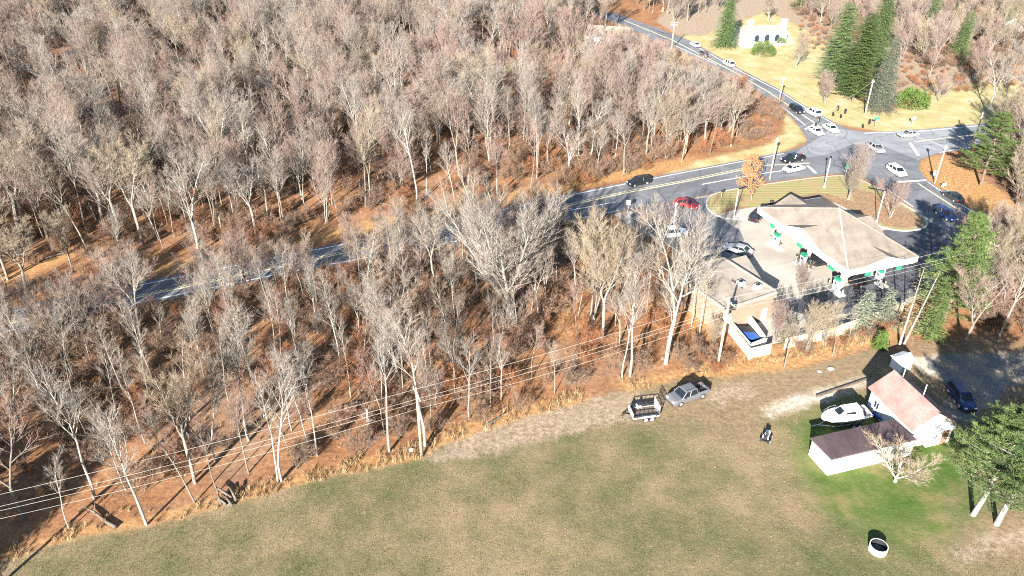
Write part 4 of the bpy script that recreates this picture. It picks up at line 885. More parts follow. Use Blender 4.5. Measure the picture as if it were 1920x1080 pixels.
# ------------------------------------------------------------------ bare trees (prototypes, copied as individuals)
def rotv(d, ang, az):
    """turn direction d by ang away from itself, around azimuth az"""
    ref = Vector((0, 0, 1)) if abs(d.z) < .9 else Vector((1, 0, 0))
    a = d.cross(ref).normalized(); b = d.cross(a)
    return (d * math.cos(ang) + (a * math.cos(az) + b * math.sin(az)) * math.sin(ang)).normalized()
class Tree:
    def __init__(s, seed, H): s.r = random.Random(seed); s.H = H; s.trunk = MB(); s.crown = MB()
    def path(s, p, d, L, n, wob, up):
        pts = [p.copy()]; ds = [d.copy()]
        for i in range(n):
            d = (d + Vector((s.r.gauss(0, wob), s.r.gauss(0, wob), s.r.gauss(0, wob * .5) + up))).normalized(); p = p + d * (L / n); pts.append(p.copy()); ds.append(d.copy())
        return pts, ds
    def twig(s, p, d, L, w):
        side = d.cross(Vector((s.r.gauss(0, 1), s.r.gauss(0, 1), s.r.gauss(0, 1)))).normalized() * w
        mid = p + d * (L * .5) + Vector((s.r.gauss(0, .05), s.r.gauss(0, .05), s.r.gauss(0, .03))) * L; e = p + d * L + Vector((0, 0, .08 * L))
        o = len(s.crown.v); s.crown.v += [tuple(p - side), tuple(p + side), tuple(mid + side * .6), tuple(mid - side * .6), tuple(e)]; s.crown.f += [(o, o + 1, o + 2, o + 3), (o + 3, o + 2, o + 4)]
    def branch(s, p, d, L, rad, lev, cfg):
        r = s.r; n = 6 if lev == 0 else (4 if lev == 1 else 3)
        pts, ds = s.path(p, d, L, n, cfg['wob'] * (1 + .4 * lev), cfg['up'][min(lev, 2)])
        rads = [rad * (1 - .82 * i / n) + .004 for i in range(n + 1)]
        (s.trunk if lev <= cfg.get('limb', 1) else s.crown).tube(pts, rads, (6, 4, 3)[min(lev, 2)], False)
        if lev >= 2:
            k = cfg['twigs']
            for i in range(k):
                f = .15 + .85 * (i + r.random()) / k * .98; j = min(int(f * n), n - 1); q = pts[j].lerp(pts[j + 1], f * n - j)
                dd = rotv(ds[j + 1], r.uniform(.3, .75), r.uniform(0, 6.283)); dd = (dd + Vector((0, 0, .45))).normalized(); tl = cfg['tl'] * r.uniform(.6, 1.2) * (1.1 - .5 * f)
                s.twig(q, dd, tl, cfg['tw'])
                for _ in range(cfg['sub']):
                    g = r.uniform(.25, .8); s.twig(q + dd * tl * g, rotv(dd, r.uniform(.4, .8), r.uniform(0, 6.283)), tl * .55, cfg['tw'] * .75)
            s.twig(pts[-1], ds[-1], cfg['tl'], cfg['tw']); return
        k = cfg['n'][lev]; lo = cfg['lo'][lev]
        for i in range(k):
            f = lo + (1 - lo) * (i + r.random()) / k * .97; j = min(int(f * n), n - 1); q = pts[j].lerp(pts[j + 1], f * n - j)
            ang = r.uniform(*cfg['ang'][lev]); az = i * 2.4 + r.uniform(-.5, .5)
            ln = cfg['len'][lev] * L * r.uniform(.7, 1.15) * (1.15 - cfg['fall'][lev] * (f - lo) / (1 - lo))
            s.branch(q, rotv(ds[j + 1], ang, az), max(.5, ln), max(.008, rads[j] * .55), lev + 1, cfg)
BASE = dict(wob=.07, up=(.01, .07, .05), n=(15, 9), lo=(.38, .22), ang=((.45, .8), (.4, .75)), len=(.33, .42), fall=(.55, .6), twigs=8, tl=.95, tw=.0105, sub=2, limb=1)
def mk(seed, H, rad, style):
    t = Tree(seed, H); r = t.r; c = dict(BASE)
    up = Vector((r.gauss(0, .05), r.gauss(0, .05), 1)).normalized()
    if style == 'forest':
        c.update(lo=(r.uniform(.36, .55), .2), n=(16, 8), ang=((.32, .62), (.35, .7)), len=(r.uniform(.24, .36), .42)); t.branch(Vector((0, 0, -.15)), up, H, rad, 0, c)
    elif style == 'pole':
        c.update(lo=(.5, .2), n=(11, 6), len=(.22, .45), twigs=7, ang=((.4, .7), (.4, .7))); t.branch(Vector((0, 0, -.15)), up, H, rad, 0, c)
    elif style == 'fork':
        h = H * r.uniform(.3, .42); pts, ds = t.path(Vector((0, 0, -.15)), up, h, 4, .03, 0); t.trunk.tube(pts, [rad * (1.08 - .05 * i) for i in range(5)], 7, False)
        k = r.choice((2, 3, 3)); a0 = r.uniform(0, 6); c.update(lo=(.2, .2), n=(11, 8), len=(.40, .42))
        for i in range(k): t.branch(pts[-1], rotv(ds[-1], r.uniform(.2, .42), a0 + i * 6.283 / k), (H - h) * r.uniform(.85, 1.05), rad * .62, 0, c)
    elif style == 'vase':
        h = H * .16; pts, ds = t.path(Vector((0, 0, -.15)), up, h, 3, .02, 0); t.trunk.tube(pts, [rad * 1.15, rad, rad, rad], 8, False)
        c.update(lo=(.12, .15), n=(11, 8), len=(.38, .42), ang=((.2, .42), (.3, .55)), up=(.02, .06, .05), twigs=10, wob=.022, limb=2)
        for i in range(12): t.branch(pts[-1] + Vector((0, 0, r.uniform(-.4, .6))), rotv(ds[-1], (.04 if i == 0 else r.uniform(.14, .52)), i * 2.4), (H - h) * r.uniform(.8, 1.02), rad * .5, 0, c)
    elif style == 'spread':
        h = H * .12; pts, ds = t.path(Vector((0, 0, -.1)), up, h, 2, .02, 0); t.trunk.tube(pts, [rad * 1.1, rad, rad], 7, False)
        c.update(lo=(.15, .15), n=(8, 7), len=(.45, .45), up=(.03, .05, .03), twigs=8, tl=.6, wob=.11)
        for i in range(6): t.branch(pts[-1], rotv(ds[-1], r.uniform(.35, .95), i * 1.05 + r.uniform(-.2, .2)), H * r.uniform(.8, 1.05), rad * .55, 0, c)
    elif style == 'snag':
        pts, ds = t.path(Vector((0, 0, -.1)), up, H, 5, .06, 0); t.trunk.tube(pts, [rad * (1 - .09 * i) for i in range(6)], 8)
        c.update(twigs=3, n=(3, 2), len=(.5, .4))
        for i in range(3): t.branch(pts[3 + i % 2], rotv(ds[3], r.uniform(.5, 1), i * 2), H * .3, rad * .3, 1, c)
    elif style == 'round':   # even domed crown from several stems
        c.update(lo=(.25, .15), n=(13, 9), len=(.42, .42), ang=((.35, .6), (.35, .65)), up=(.02, .07, .05), twigs=11, tl=.8, sub=2)
        for i in range(4): t.branch(Vector((.25 * math.cos(i * 1.6), .25 * math.sin(i * 1.6), -.1)), rotv(up, r.uniform(.08, .3), i * 1.6), H * r.uniform(.85, 1.0), rad * .75, 0, c)
    elif style == 'shrub':
        c.update(lo=(.15, .1), n=(6, 6), len=(.5, .5), ang=((.3, .7), (.4, .8)), twigs=6, tl=.5, up=(.02, .04, .03), wob=.12, tw=.011)
        for i in range(7): t.branch(Vector((r.gauss(0, .3), r.gauss(0, .3), -.05)), rotv(up, r.uniform(.1, .6), i * 2.4), H * r.uniform(.7, 1.1), rad, 0, c)
    return t
PROTO = {}
def proto(key, seed, H, rad, style, bark, twigs):
    t = mk(seed, H, rad, style); PROTO[key] = (t.trunk.mesh('trunk', bark, True), t.crown.mesh('crown', twigs), H)
for i in range(6): proto('forest%d' % i, 11 + i, 16., .17, 'forest', ('bark', 'bark_pale', 'bark', 'bark', 'bark_pale', 'bark')[i], ('twigs', 'twigs', 'twigs_rosy', 'twigs_rosy', 'twigs', 'twigs_tan')[i])
for i in range(4): proto('fork%d' % i, 31 + i, 16., .21, 'fork', ('bark_pale', 'bark', 'bark', 'bark')[i], ('twigs', 'twigs_rosy', 'twigs', 'twigs_tan')[i])
for i in range(3): proto('round%d' % i, 41 + i, 12., .13, 'round', 'bark', ('twigs_rosy', 'twigs_rosy', 'twigs_tan')[i])
for i in range(1): proto('vase%d' % i, 51 + i, 18., .46, 'vase', 'bark_pale', 'twigs')
for i in range(5): proto('pole%d' % i, 61 + i, 14., .11, 'pole', ('bark_pale', 'bark', 'bark_pale', 'bark_pale', 'bark')[i], ('twigs', 'twigs_rosy', 'twigs', 'twigs_tan', 'twigs')[i])
proto('spread0', 71, 4.6, .17, 'spread', 'bark_pale', 'twigs_tan'); proto('snag0', 81, 5.5, .34, 'snag', 'bark_pale', 'twigs')
for i in range(3): proto('shrub%d' % i, 91 + i, 3., .028, 'shrub', 'bark_dark', ('brush', 'brush', 'brush_orange')[i])
def plant(key, p, H=None, rz=0., label='', group=None, name='bare_tree', cat='tree', wide=1., lean=(0, 0)):
    tm, cm, h0 = PROTO[key]; k = (H or h0) / h0
    t = bpy.data.objects.new(name, None); COL.objects.link(t); t.location = (p.x, p.y, 0); t.rotation_euler = (lean[0], lean[1], rz); t.scale = (k * wide, k * wide, k); t.empty_display_size = .3
    tag(t, label, cat, group)
    link('trunk', tm, t); link('crown', cm, t); return t

# trees the photograph lets one pick out, by the foot of the trunk
named = [
 ('vase0', 961, 606, 19.5, 'broad pale maple with a fan of rising limbs in the strip below the road', 1.35), ('fork0', 1248, 682, 21, 'tall white trunked forked tree beside the station drive', 1.05),
 ('forest1', 1181, 706, 17, 'pale bare tree standing at the field edge near the trailer', 1.), ('pole0', 1166, 708, 14, 'slim pale bare tree beside a thicker one near the trailer', 1.),
 ('forest4', 275, 984, 16, 'pale trunked bare tree standing alone on the orange grass margin', 1.), ('fork1', 44, 976, 14, 'dark forked tree standing in deep shade at the field end', 1.1),
 ('forest1', 178, 934, 17, 'leaning pale bare tree beside the deep shade', 1.), ('pole2', 130, 992, 9, 'thin bent bare tree beside the deep shade', 1.), ('fork3', 366, 906, 15, 'forked bare tree behind the power lines left of the log heap', 1.),
 ('pole1', 408, 924, 9, 'leaning broken grey trunk above the heap of logs', 1.), ('pole0', 521, 905, 13, 'slim straight pale tree, one of a pair on the field margin', 1.), ('forest4', 528, 902, 15, 'thicker pale tree of a pair on the field margin', 1.),
 ('forest1', 466, 826, 16, 'straight pale bare tree behind the pair on the field margin', 1.), ('pole2', 595, 855, 12, 'bent slim pale tree near the field margin', 1.), ('snag0', 692, 828, 4.5, 'short thick white broken trunk above the orange grass', .8),
 ('forest4', 730, 848, 16, 'curving pale tree beside the slim utility pole', 1.), ('forest1', 797, 836, 18, 'tall white tree with forked crown beside the slim utility pole', 1.), ('fork3', 1128, 640, 15, 'olive barked bare tree with a rounded crown above the dry grass', 1.1),
 ('round2', 1110, 600, 14, 'densely twigged olive bare tree next to the broad pale maple', 1.1), ('fork2', 745, 700, 15, 'grey forked tree in the middle of the strip below the road', 1.),
 ('spread0', 1678, 903, 4.4, 'low spreading pale apple tree in front of the plum roofed wing', 1.2), ('fork0', 1852, 214, 14, 'white barked sycamore leaning over the yellow lawn', 1.1), ('fork2', 1904, 208, 12, 'grey bare tree on the yellow lawn by the main road', 1.),
 ('fork1', 1806, 655, 12, 'many limbed pale bare tree above the shaded drive', 1.3), ('forest5', 1872, 640, 13, 'tall pale bare tree beyond the shaded drive', 1.2), ('fork3', 1850, 560, 13, 'pale forked tree behind the column shaped pine', 1.2),
 ('round0', 1602, 352, 7.5, 'rosy bare bush tree on the corner of the grass island', 1.2), ('round2', 1590, 376, 6, 'tan bare shrub tree between the canopy and the crossroads', 1.2), ('round1', 1668, 410, 7, 'rosy shrub tree at the rounded end of the grass island', 1.), 
 ('round2', 1508, 668, 7, 'leaning tan bare tree in front of the pale fence', .9), ('fork3', 1470, 690, 8.5, 'thin leaning bare tree at the fence corner', .9), ('round0', 1500, 560, 5, 'rosy bare shrub beside the fuel canopy', 1.2), ('pole0', 1560, 668, 5, 'small bare sapling in front of the pale fence', 1.),
 ('round0', 1120, 185, 14, 'wide rosy domed tree at the roadside end of the wood', 1.3), ('round1', 1205, 190, 14, 'dense rosy domed tree beside the cross road', 1.3), ('round0', 985, 130, 17, 'tall domed rosy tree above the sunlit clearing', 1.2), ('round1', 1065, 128, 16, 'dense domed tree behind the sunlit clearing', 1.2),
 ('round2', 1492, 128, 9, 'tan bare tree at the spruce clump edge on the yellow lawn', 1.2), ('round0', 1545, 195, 7, 'low rosy bare tree below the spruce clump', 1.3), ('round2', 1728, 120, 11, 'bare tree with upright limbs behind the shaggy yew', 1.2), ('round1', 1690, 110, 12, 'rosy domed bare tree between the spruces', 1.1), ('fork1', 1742, 150, 8, 'small bare tree beside the pale patch on the lawn', 1.2), ('round0', 1760, 190, 6, 'rosy low shrub tree beside the shaggy yew', 1.3),
 ('round0', 1830, 165, 11, 'rosy bare tree behind the white barked sycamore', 1.2), ('fork2', 1885, 165, 12, 'grey bare tree at the back of the yellow lawn', 1.2), ('round1', 1345, 20, 9, 'rosy bare tree behind the dense spruce', 1.2), ('round2', 1440, 40, 8, 'tan bare tree behind the stone house', 1.4),
 ('round2', 1338, 655, 4.5, 'tan bare shrub in front of the fence by the pole with transformers', 1.), ('pole3', 1312, 628, 9, 'slim tan tree leaning by the station fence', 1.), ('pole0', 1296, 612, 10, 'slim pale tree between the white forked trunk and the fence', 1.), ('round2', 1325, 585, 5, 'tan bare bush against the wall of the flat roofed shop', 1.), ('round0', 1455, 640, 5, 'rosy bare shrub beside the white skip enclosure', 1.2), ('round2', 1545, 648, 6.5, 'tan bare shrub tree leaning over the pale fence', 1.2), ('pole4', 1590, 640, 6, 'thin bare sapling against the pale fence', 1.),
 ('fork0', 745, 150, 14, 'white forked tree beside the dark gap in the wood', 1.), ('fork0', 1320, 278, 13, 'pale many stemmed tree at the tip of the roadside wood', 1.2), ('round2', 1250, 295, 13, 'tan bare tree near the roadside end of the wood', 1.1), ('fork1', 100, 470, 15, 'wide bare tree beside the orange bank', 1.2), ('fork3', 15, 525, 13, 'grey bare tree at the end of the orange bank', 1.2),
]
rnd = random.Random(7); placed = []
for key, x, y, H, lab, wd in named:
    p = P(x, y); placed.append((p.x, p.y)); lean = (0, 0)
    if 'leaning' in lab: lean = (rnd.uniform(-.08, .08), .12 if 'tan' in lab else -.14)
    plant(key, p, H, rnd.uniform(0, 6.28), lab, wide=wd, lean=lean, name={'ro': 'bare_tree', 'sp': 'apple_tree'}.get(key[:2], 'bare_tree'))

NORTH = PP([(-420, 650), (267, 519), (640, 446), (1040, 360), (1173, 330), (1300, 298), (1435, 262), (1470, 222), (1400, 170), (1343, 136), (1255, 102), (1165, 62), (1090, 30), (1050, -25), (-700, -60)])
SOUTH = PP([(-420, 760), (177, 600), (533, 527), (717, 492), (1063, 430), (1150, 420), (1215, 470), (1265, 540), (1290, 600), (1300, 665), (1240, 690), (1100, 730), (1000, 760), (850, 805), (770, 845), (600, 880), (425, 928), (275, 968), (150, 985), (0, 1030), (-420, 1200)])
GAPS = [(PP([(880, 135), (1000, 120), (1095, 120), (1100, 190), (1010, 205), (890, 195)]), .93), (PP([(1050, 95), (1170, 80), (1180, 100), (1090, 200), (1050, 205)]), .7), (PP([(560, 330), (900, 300), (1040, 345), (1040, 362), (640, 448), (560, 440)]), .35), (PP([(240, 480), (600, 430), (640, 448), (267, 522)]), .7), (PP([(-50, 470), (140, 440), (240, 480), (260, 520), (-50, 560)]), .75), (PP([(100, 70), (190, 70), (190, 125), (100, 125)]), .85), (PP([(-40, 130), (110, 120), (200, 190), (260, 240), (200, 275), (60, 250), (-40, 240)]), .6), (PP([(700, 110), (800, 120), (780, 190), (700, 200)]), .6),
        (PP([(560, 430), (900, 352), (1060, 330), (1060, 358), (640, 446), (560, 460)]), .7), (PP([(-420, 640), (177, 590), (717, 485), (1063, 425), (1063, 455), (717, 530), (177, 640), (-420, 730)]), .15), (PP([(1000, 620), (1230, 600), (1240, 690), (1000, 765)]), .55), (PP([(300, 780), (640, 720), (760, 840), (300, 960)]), .45), (PP([(-140, 880), (110, 905), (130, 990), (0, 1040), (-140, 1080)]), .85), (PP([(60, 800), (330, 740), (480, 800), (400, 930), (150, 990)]), .35)]
HOUSE_CLEAR = [(P(1140, 84), 11), (P(1259, 94), 2)]
EAST = [(PP([(1860, 250), (1960, 240), (2200, 300), (2200, 420), (1960, 440), (1890, 380)]), 3.8), (PP([(1830, 470), (2060, 560), (2200, 620), (2000, 640), (1850, 625), (1790, 560)]), 4.0), (PP([(1480, 20), (1530, -20), (2150, -40), (2200, 140), (1880, 130), (1740, 130), (1700, 80), (1560, 60)]), 6.5), (PP([(1250, 50), (1180, 0), (1330, -30), (1335, 30)]), 6.)]
def scatter(poly, cell, seed):
    r = random.Random(seed); xs = [p[0] for p in poly]; ys = [p[1] for p in poly]; out = []
    gx = np.arange(min(xs), max(xs), cell); gy = np.arange(min(ys), max(ys), cell)
    X, Y = np.meshgrid(gx, gy); rs = np.random.RandomState(seed); X = X + rs.uniform(-.46, .46, X.shape) * cell; Y = Y + rs.uniform(-.46, .46, Y.shape) * cell
    X, Y = X.ravel(), Y.ravel(); ok = sdist(poly, X, Y) > 0; X, Y = X[ok], Y[ok]
    keep = np.ones(len(X), bool)
    for g, pr in GAPS: keep &= ~((sdist(g, X, Y) > 0) & (rs.uniform(0, 1, len(X)) < pr))
    for c, rad in HOUSE_CLEAR: keep &= np.hypot(X - c.x, Y - c.y) > rad
    return list(zip(X[keep], Y[keep]))
def in_view(x, y, mx=60, top=60):
    u, v, d = PROJ((x, y, 0)); u2, v2, d2 = PROJ((x, y, 15)); return d > 0 and -mx - 260 < u < 1920 + mx and v2 < 1080 + 60 and v > -top
wild = []
for zone, poly, cell, seed in (('north', NORTH, 4.7, 1), ('south', SOUTH, 4.2, 2)):
    for x, y in scatter(poly, cell, seed): wild.append((zone, x, y))
for poly, cell in EAST:
    for x, y in scatter(poly, cell, 5): wild.append(('east', x, y))
rr7 = random.Random(17)
for k in range(-20, 1040, 14):
    if any(a - 8 < k < b + 8 for a, b in [(268, 340), (600, 640), (1045, 1240)]): continue
    q = P(k + rr7.uniform(-6, 6), np.interp(k, [-330, 177, 333, 533, 627, 717, 1063, 1180], [706, 590, 558, 516, 498, 481, 417, 398]) + rr7.uniform(6, 22)); wild.append(('verge', q.x, q.y))
pick = {'verge': ['round0', 'round1', 'fork1', 'forest2', 'forest3', 'pole1'], 'north': ['forest0', 'forest1', 'forest2', 'forest3', 'forest4', 'forest5', 'fork0', 'fork1', 'fork2', 'fork3', 'round0', 'round1', 'pole1', 'pole0'], 'south': ['forest0', 'forest1', 'forest2', 'forest4', 'fork2', 'pole0', 'pole1', 'pole2', 'pole2', 'pole0', 'pole1', 'pole3', 'pole3', 'pole4'], 'east': ['fork1', 'fork3', 'round0', 'round2', 'forest5']}
def patchy(x, y): return math.sin(x * .11 + 1.3 * math.sin(y * .045)) * math.sin(y * .09 + 1.1 * math.sin(x * .06 + 2)) + .35 * math.sin(x * .31 + y * .23)
EDGE_X = [1150, 1240, 1275, 1343, 1400, 1435, 1467]; EDGE_V = [48, 84, 98, 130, 152, 168, 182]
LOW_X = [-330, 177, 333, 533, 627, 717, 1063, 1180]; LOW_V = [706, 590, 558, 516, 498, 481, 417, 398]
SEEN = [(262, 345), (590, 650), (1045, 1240)]     # stretches of road that show between the trees
def fit_height(zone, x, y, H):
    u, v, d = PROJ((x, y, H))
    def cap(vmin):
        lo, hi = 0., H
        for _ in range(12):
            m = (lo + hi) / 2
            if PROJ((x, y, m))[1] < vmin: hi = m
            else: lo = m
        return lo
    if zone == 'north' and 1150 < u < 1500 and v < np.interp(u, EDGE_X, EDGE_V): H = cap(np.interp(u, EDGE_X, EDGE_V))
    if zone == 'south' and any(a < u < b for a, b in SEEN) and v < np.interp(u, LOW_X, LOW_V): H = cap(np.interp(u, LOW_X, LOW_V) - 2)
    return H
STYLE = {'forest': 'tall straight', 'fork': 'forked', 'round': 'dense domed', 'pole': 'slender'}
TONE = {'bark_pale': 'pale barked', 'bark': 'grey barked'}; TWIG = {'twigs': 'grey twigs', 'twigs_rosy': 'rosy twigs', 'twigs_tan': 'tan twigs'}
MARKS = [(961, 606, 'the broad pale maple'), (1248, 682, 'the tall white forked trunk'), (791, 856, 'the slim utility pole'), (424, 938, 'the log heap'), (1200, 720, 'the trailer'), (1330, 580, 'the fence corner'), (50, 976, 'the deep shade'), (275, 984, 'the lone pale field edge tree'), (692, 828, 'the broken white trunk'), (590, 500, 'the road gap'), (310, 540, 'the open road bend'), (60, 495, 'the orange bank'), (460, 826, 'the pair on the margin'), (620, 640, 'the middle of the strip'), (250, 720, 'the leafy floor below the road'), (850, 420, 'the road shoulder'), (1120, 420, 'the green verge'), (1250, 300, 'the yellow verge'), (1100, 320, 'the black car'), (800, 370, 'the shaded roadside bank'), (560, 400, 'the red brown roadside bank'), (350, 420, 'the upper roadside bank'), (930, 176, 'the grey boulder'), (1000, 260, 'the wood edge above the road'), (700, 300, 'the dense middle wood'), (450, 330, 'the grey middle wood'), (200, 330, 'the dark middle wood'), (1320, 220, 'the tip of the roadside wood'), (1140, 84, 'the pale house'), (1900, 330, 'the roadside pine'), (1880, 580, 'the shaded drive'), (1800, 60, 'the far spruces')]
MARKW = [(P(a, b), c) for a, b, c in MARKS]
def tree_words(key, x, y):
    st = key.rstrip('0123456789'); tm, cm, _ = PROTO[key]; near = min(MARKW, key=lambda m: (m[0].x - x) ** 2 + (m[0].y - y) ** 2)[1]
    lab = '%s %s bare tree with %s near %s' % (STYLE[st], TONE[tm.materials[0].name], TWIG[cm.materials[0].name], near); return lab, lab.replace('bare tree', 'bare trees')
cand = []
for zone, x, y in wild:
    if any((x - a) ** 2 + (y - b) ** 2 < 4 for a, b in placed) or not in_view(x, y): continue
    key = rnd.choice(pick[zone]); H = PROTO[key][2] * rnd.uniform(.6, 1.15)
    if zone == 'south': H *= .80
    if zone == 'east': H *= .75
    if zone == 'verge': H = rnd.uniform(4.5, 8.5)
    if key[:4] == 'roun': H *= 1.08
    H = fit_height(zone, x, y, H)
    if H < 4.5 or (zone == 'north' and y > 150 and patchy(x, y) > .5): continue
    u, v, d = PROJ((x, y, H * .6)); vis = 0 < u < 1920 and 0 < v < 1080
    cand.append(((H / d if vis else 0), zone, x, y, key, H, rnd.uniform(0, 6.28), rnd.uniform(.75, 1.0) if zone == 'south' else rnd.uniform(.75, 1.4)))
cand.sort(key=lambda a: -a[0])
N_IND = 300 - len(named)
for k, zone, x, y, key, H, rz, wd in cand[:N_IND]:
    lab, grp = tree_words(key, x, y); plant(key, Vector((x, y, 0)), H, rz, lab, grp, wide=wd, lean=(rnd.gauss(0, .03), rnd.gauss(0, .03)))

# ------------------------------------------------------------------ stuff: the rest of the wood, undergrowth and dry grass, scattered with geometry nodes
def scatter_object(name, pts, sources, label, cat):
    """pts: (x, y, rz, scale, width, index); sources: list of lists of meshes"""
    me = bpy.data.meshes.new(name); me.from_pydata([(p[0], p[1], 0) for p in pts], [], [])
    a = me.attributes.new('rot', 'FLOAT_VECTOR', 'POINT'); a.data.foreach_set('vector', np.array([(p[6] if len(p) > 6 else 0, p[7] if len(p) > 7 else 0, p[2]) for p in pts], np.float32).ravel())
    a = me.attributes.new('scl', 'FLOAT_VECTOR', 'POINT'); a.data.foreach_set('vector', np.array([(p[3] * p[4], p[3] * p[4], p[3]) for p in pts], np.float32).ravel())
    a = me.attributes.new('idx', 'INT', 'POINT'); a.data.foreach_set('value', np.array([p[5] for p in pts], np.int32))
    o = link(name, me); tag(o, label, cat, kind='stuff')
    ng = bpy.data.node_groups.new(name, 'GeometryNodeTree'); ng.interface.new_socket('Geometry', in_out='INPUT', socket_type='NodeSocketGeometry'); ng.interface.new_socket('Geometry', in_out='OUTPUT', socket_type='NodeSocketGeometry')
    N = ng.nodes; Lk = ng.links; gi = N.new('NodeGroupInput'); go = N.new('NodeGroupOutput'); iop = N.new('GeometryNodeInstanceOnPoints'); iop.inputs['Pick Instance'].default_value = True
    col = bpy.data.collections.new(name + '_kinds')
    for i, ms in enumerate(sources):
        # one source object per kind: the meshes joined
        b = bpy.data.meshes.new('%s_%02d' % (name, i)); V = []; Fs = []; mi = []; mats = []
        for m in ms:
            o0 = len(V); V += [tuple(v.co) for v in m.vertices]; Fs += [tuple(q + o0 for q in p.vertices) for p in m.polygons]; mats.append(m.materials[0]); mi += [len(mats) - 1] * len(m.polygons)
        b.from_pydata(V, [], Fs); [b.materials.append(q) for q in mats]; b.polygons.foreach_set('material_index', mi); b.update()
        col.objects.link(bpy.data.objects.new('%s_%02d' % (name, i), b))
    ci = N.new('GeometryNodeCollectionInfo'); ci.inputs['Collection'].default_value = col; ci.inputs['Separate Children'].default_value = True; ci.inputs['Reset Children'].default_value = True
    def attr(nm, ty):
        n = N.new('GeometryNodeInputNamedAttribute'); n.data_type = ty; n.inputs['Name'].default_value = nm; return [s for s in n.outputs if s.enabled and s.name == 'Attribute'][0]
    Lk.new(gi.outputs[0], iop.inputs['Points']); Lk.new(ci.outputs[0], iop.inputs['Instance']); Lk.new(attr('idx', 'INT'), iop.inputs['Instance Index'])
    e2r = N.new('FunctionNodeEulerToRotation'); Lk.new(attr('rot', 'FLOAT_VECTOR'), e2r.inputs[0]); Lk.new(e2r.outputs[0], iop.inputs['Rotation']); Lk.new(attr('scl', 'FLOAT_VECTOR'), iop.inputs['Scale'])
    Lk.new(iop.outputs[0], go.inputs[0]); md = o.modifiers.new('scatter', 'NODES'); md.node_group = ng; return o
keys = sorted({c[4] for c in cand}); rest = [(x, y, rz, H / PROTO[key][2], wd, keys.index(key), rnd.gauss(0, .03), rnd.gauss(0, .03)) for k, zone, x, y, key, H, rz, wd in cand[N_IND:]]
scatter_object('distant_wood', rest, [PROTO[k][:2] for k in keys], 'grey and rosy bare wood stretching far beyond the main road', 'wood')
r5 = random.Random(55)
under = []
for poly, cell, seed in ((NORTH, 4.4, 21), (SOUTH, 3.5, 22), (PP([(0, 575), (267, 521), (640, 448), (1040, 361), (1180, 332), (1180, 300), (900, 340), (640, 400), (300, 470), (0, 530)]), 2.9, 25)):
    for x, y in scatter(poly, cell, seed):
        if in_view(x, y): under.append((x, y, r5.uniform(0, 6.28), r5.uniform(.4, 1.15), r5.uniform(.9, 1.5), r5.choice((0, 1, 0, 1, 2))))
for poly, cell in EAST[:3]:
    for x, y in scatter(poly, cell * .6, 23): under.append((x, y, r5.uniform(0, 6.28), r5.uniform(.5, 1.2), r5.uniform(.9, 1.5), r5.choice((0, 1))))
for pl, cell in ((PP([(1480, 660), (1560, 640), (1690, 594), (1700, 612), (1560, 655), (1500, 672)]), 1.5), (PP([(1300, 640), (1390, 690), (1340, 700), (1280, 700)]), 1.6), (PP([(1500, 90), (1560, 110), (1600, 175), (1640, 214), (1720, 205), (1780, 175), (1920, 165), (1920, 120), (1740, 110), (1600, 60), (1500, 30)]), 3.4)):
    for x, y in scatter(pl, cell, 24): under.append((x, y, r5.uniform(0, 6.28), r5.uniform(.3, .6), 1.2, r5.choice((1, 2))))
scatter_object('undergrowth', under, [PROTO['shrub%d' % i][:2] for i in range(3)], 'brown leafless undergrowth covering the floor of the wood', 'undergrowth')
def tuft(seed, h, n, spread):
    r = random.Random(seed); m = MB()
    for i in range(n):
        a, d = r.uniform(0, 6.283), r.uniform(0, spread); p = Vector((d * math.cos(a), d * math.sin(a), -.02)); hh = h * r.uniform(.5, 1.1); bend = Vector((r.gauss(0, .35), r.gauss(0, .35), 0)) * hh
        w = Vector((math.cos(a + 1.57), math.sin(a + 1.57), 0)) * .018; m.add([p - w, p + w, p + bend * .4 + Vector((0, 0, hh * .6)) + w * .7, p + bend * .4 + Vector((0, 0, hh * .6)) - w * .7, p + bend + Vector((0, 0, hh * .9))], [(0, 1, 2, 3), (3, 2, 4)])
    return m.mesh('tuft', 'dry_grass_blades')
tufts = [tuft(i, .75, 45, .5) for i in range(3)]
def ragged(x, y): return math.sin(x * .55 + 1.7 * math.sin(y * .4)) + math.sin(x * .23 - y * .31) + .8 * math.sin(x * 1.3 + y * .9)
grass = []
bands = [PP([(0, 1056), (150, 1007), (275, 989), (425, 949), (600, 899), (770, 866), (850, 826), (1000, 778), (1100, 752), (1180, 738), (1300, 706), (1440, 680), (1560, 668), (1690, 620), (1690, 598), (1560, 645), (1440, 672), (1300, 660), (1280, 690), (1100, 730), (1000, 752), (850, 795), (770, 835), (600, 872), (425, 922), (275, 965), (150, 985), (0, 1035)]),
         PP([(1722, 320), (1800, 335), (1930, 400), (2000, 468), (1870, 410), (1740, 335)]), PP([(1040, 366), (1173, 339), (1300, 316), (1300, 300), (1173, 325), (1040, 352)])]
for b, (pl, cell) in enumerate(zip(bands, (.62, 1.3, 1.2))):
    for x, y in scatter(pl, cell, 30 + b):
        if ragged(x, y) > -.3 + r5.uniform(-.6, .6): grass.append((x, y, r5.uniform(0, 6.28), r5.uniform(.35, 1.05) * (.7 if b else 1), r5.uniform(.8, 1.4), r5.randrange(3)))
for x, y in scatter(SOUTH, 1.9, 35): grass.append((x, y, r5.uniform(0, 6.28), r5.uniform(.3, .8), r5.uniform(.8, 1.3), r5.randrange(3)))
scatter_object('dry_grass', grass, [[m] for m in tufts], 'tall dry orange grass along the margin of the field', 'dry grass')

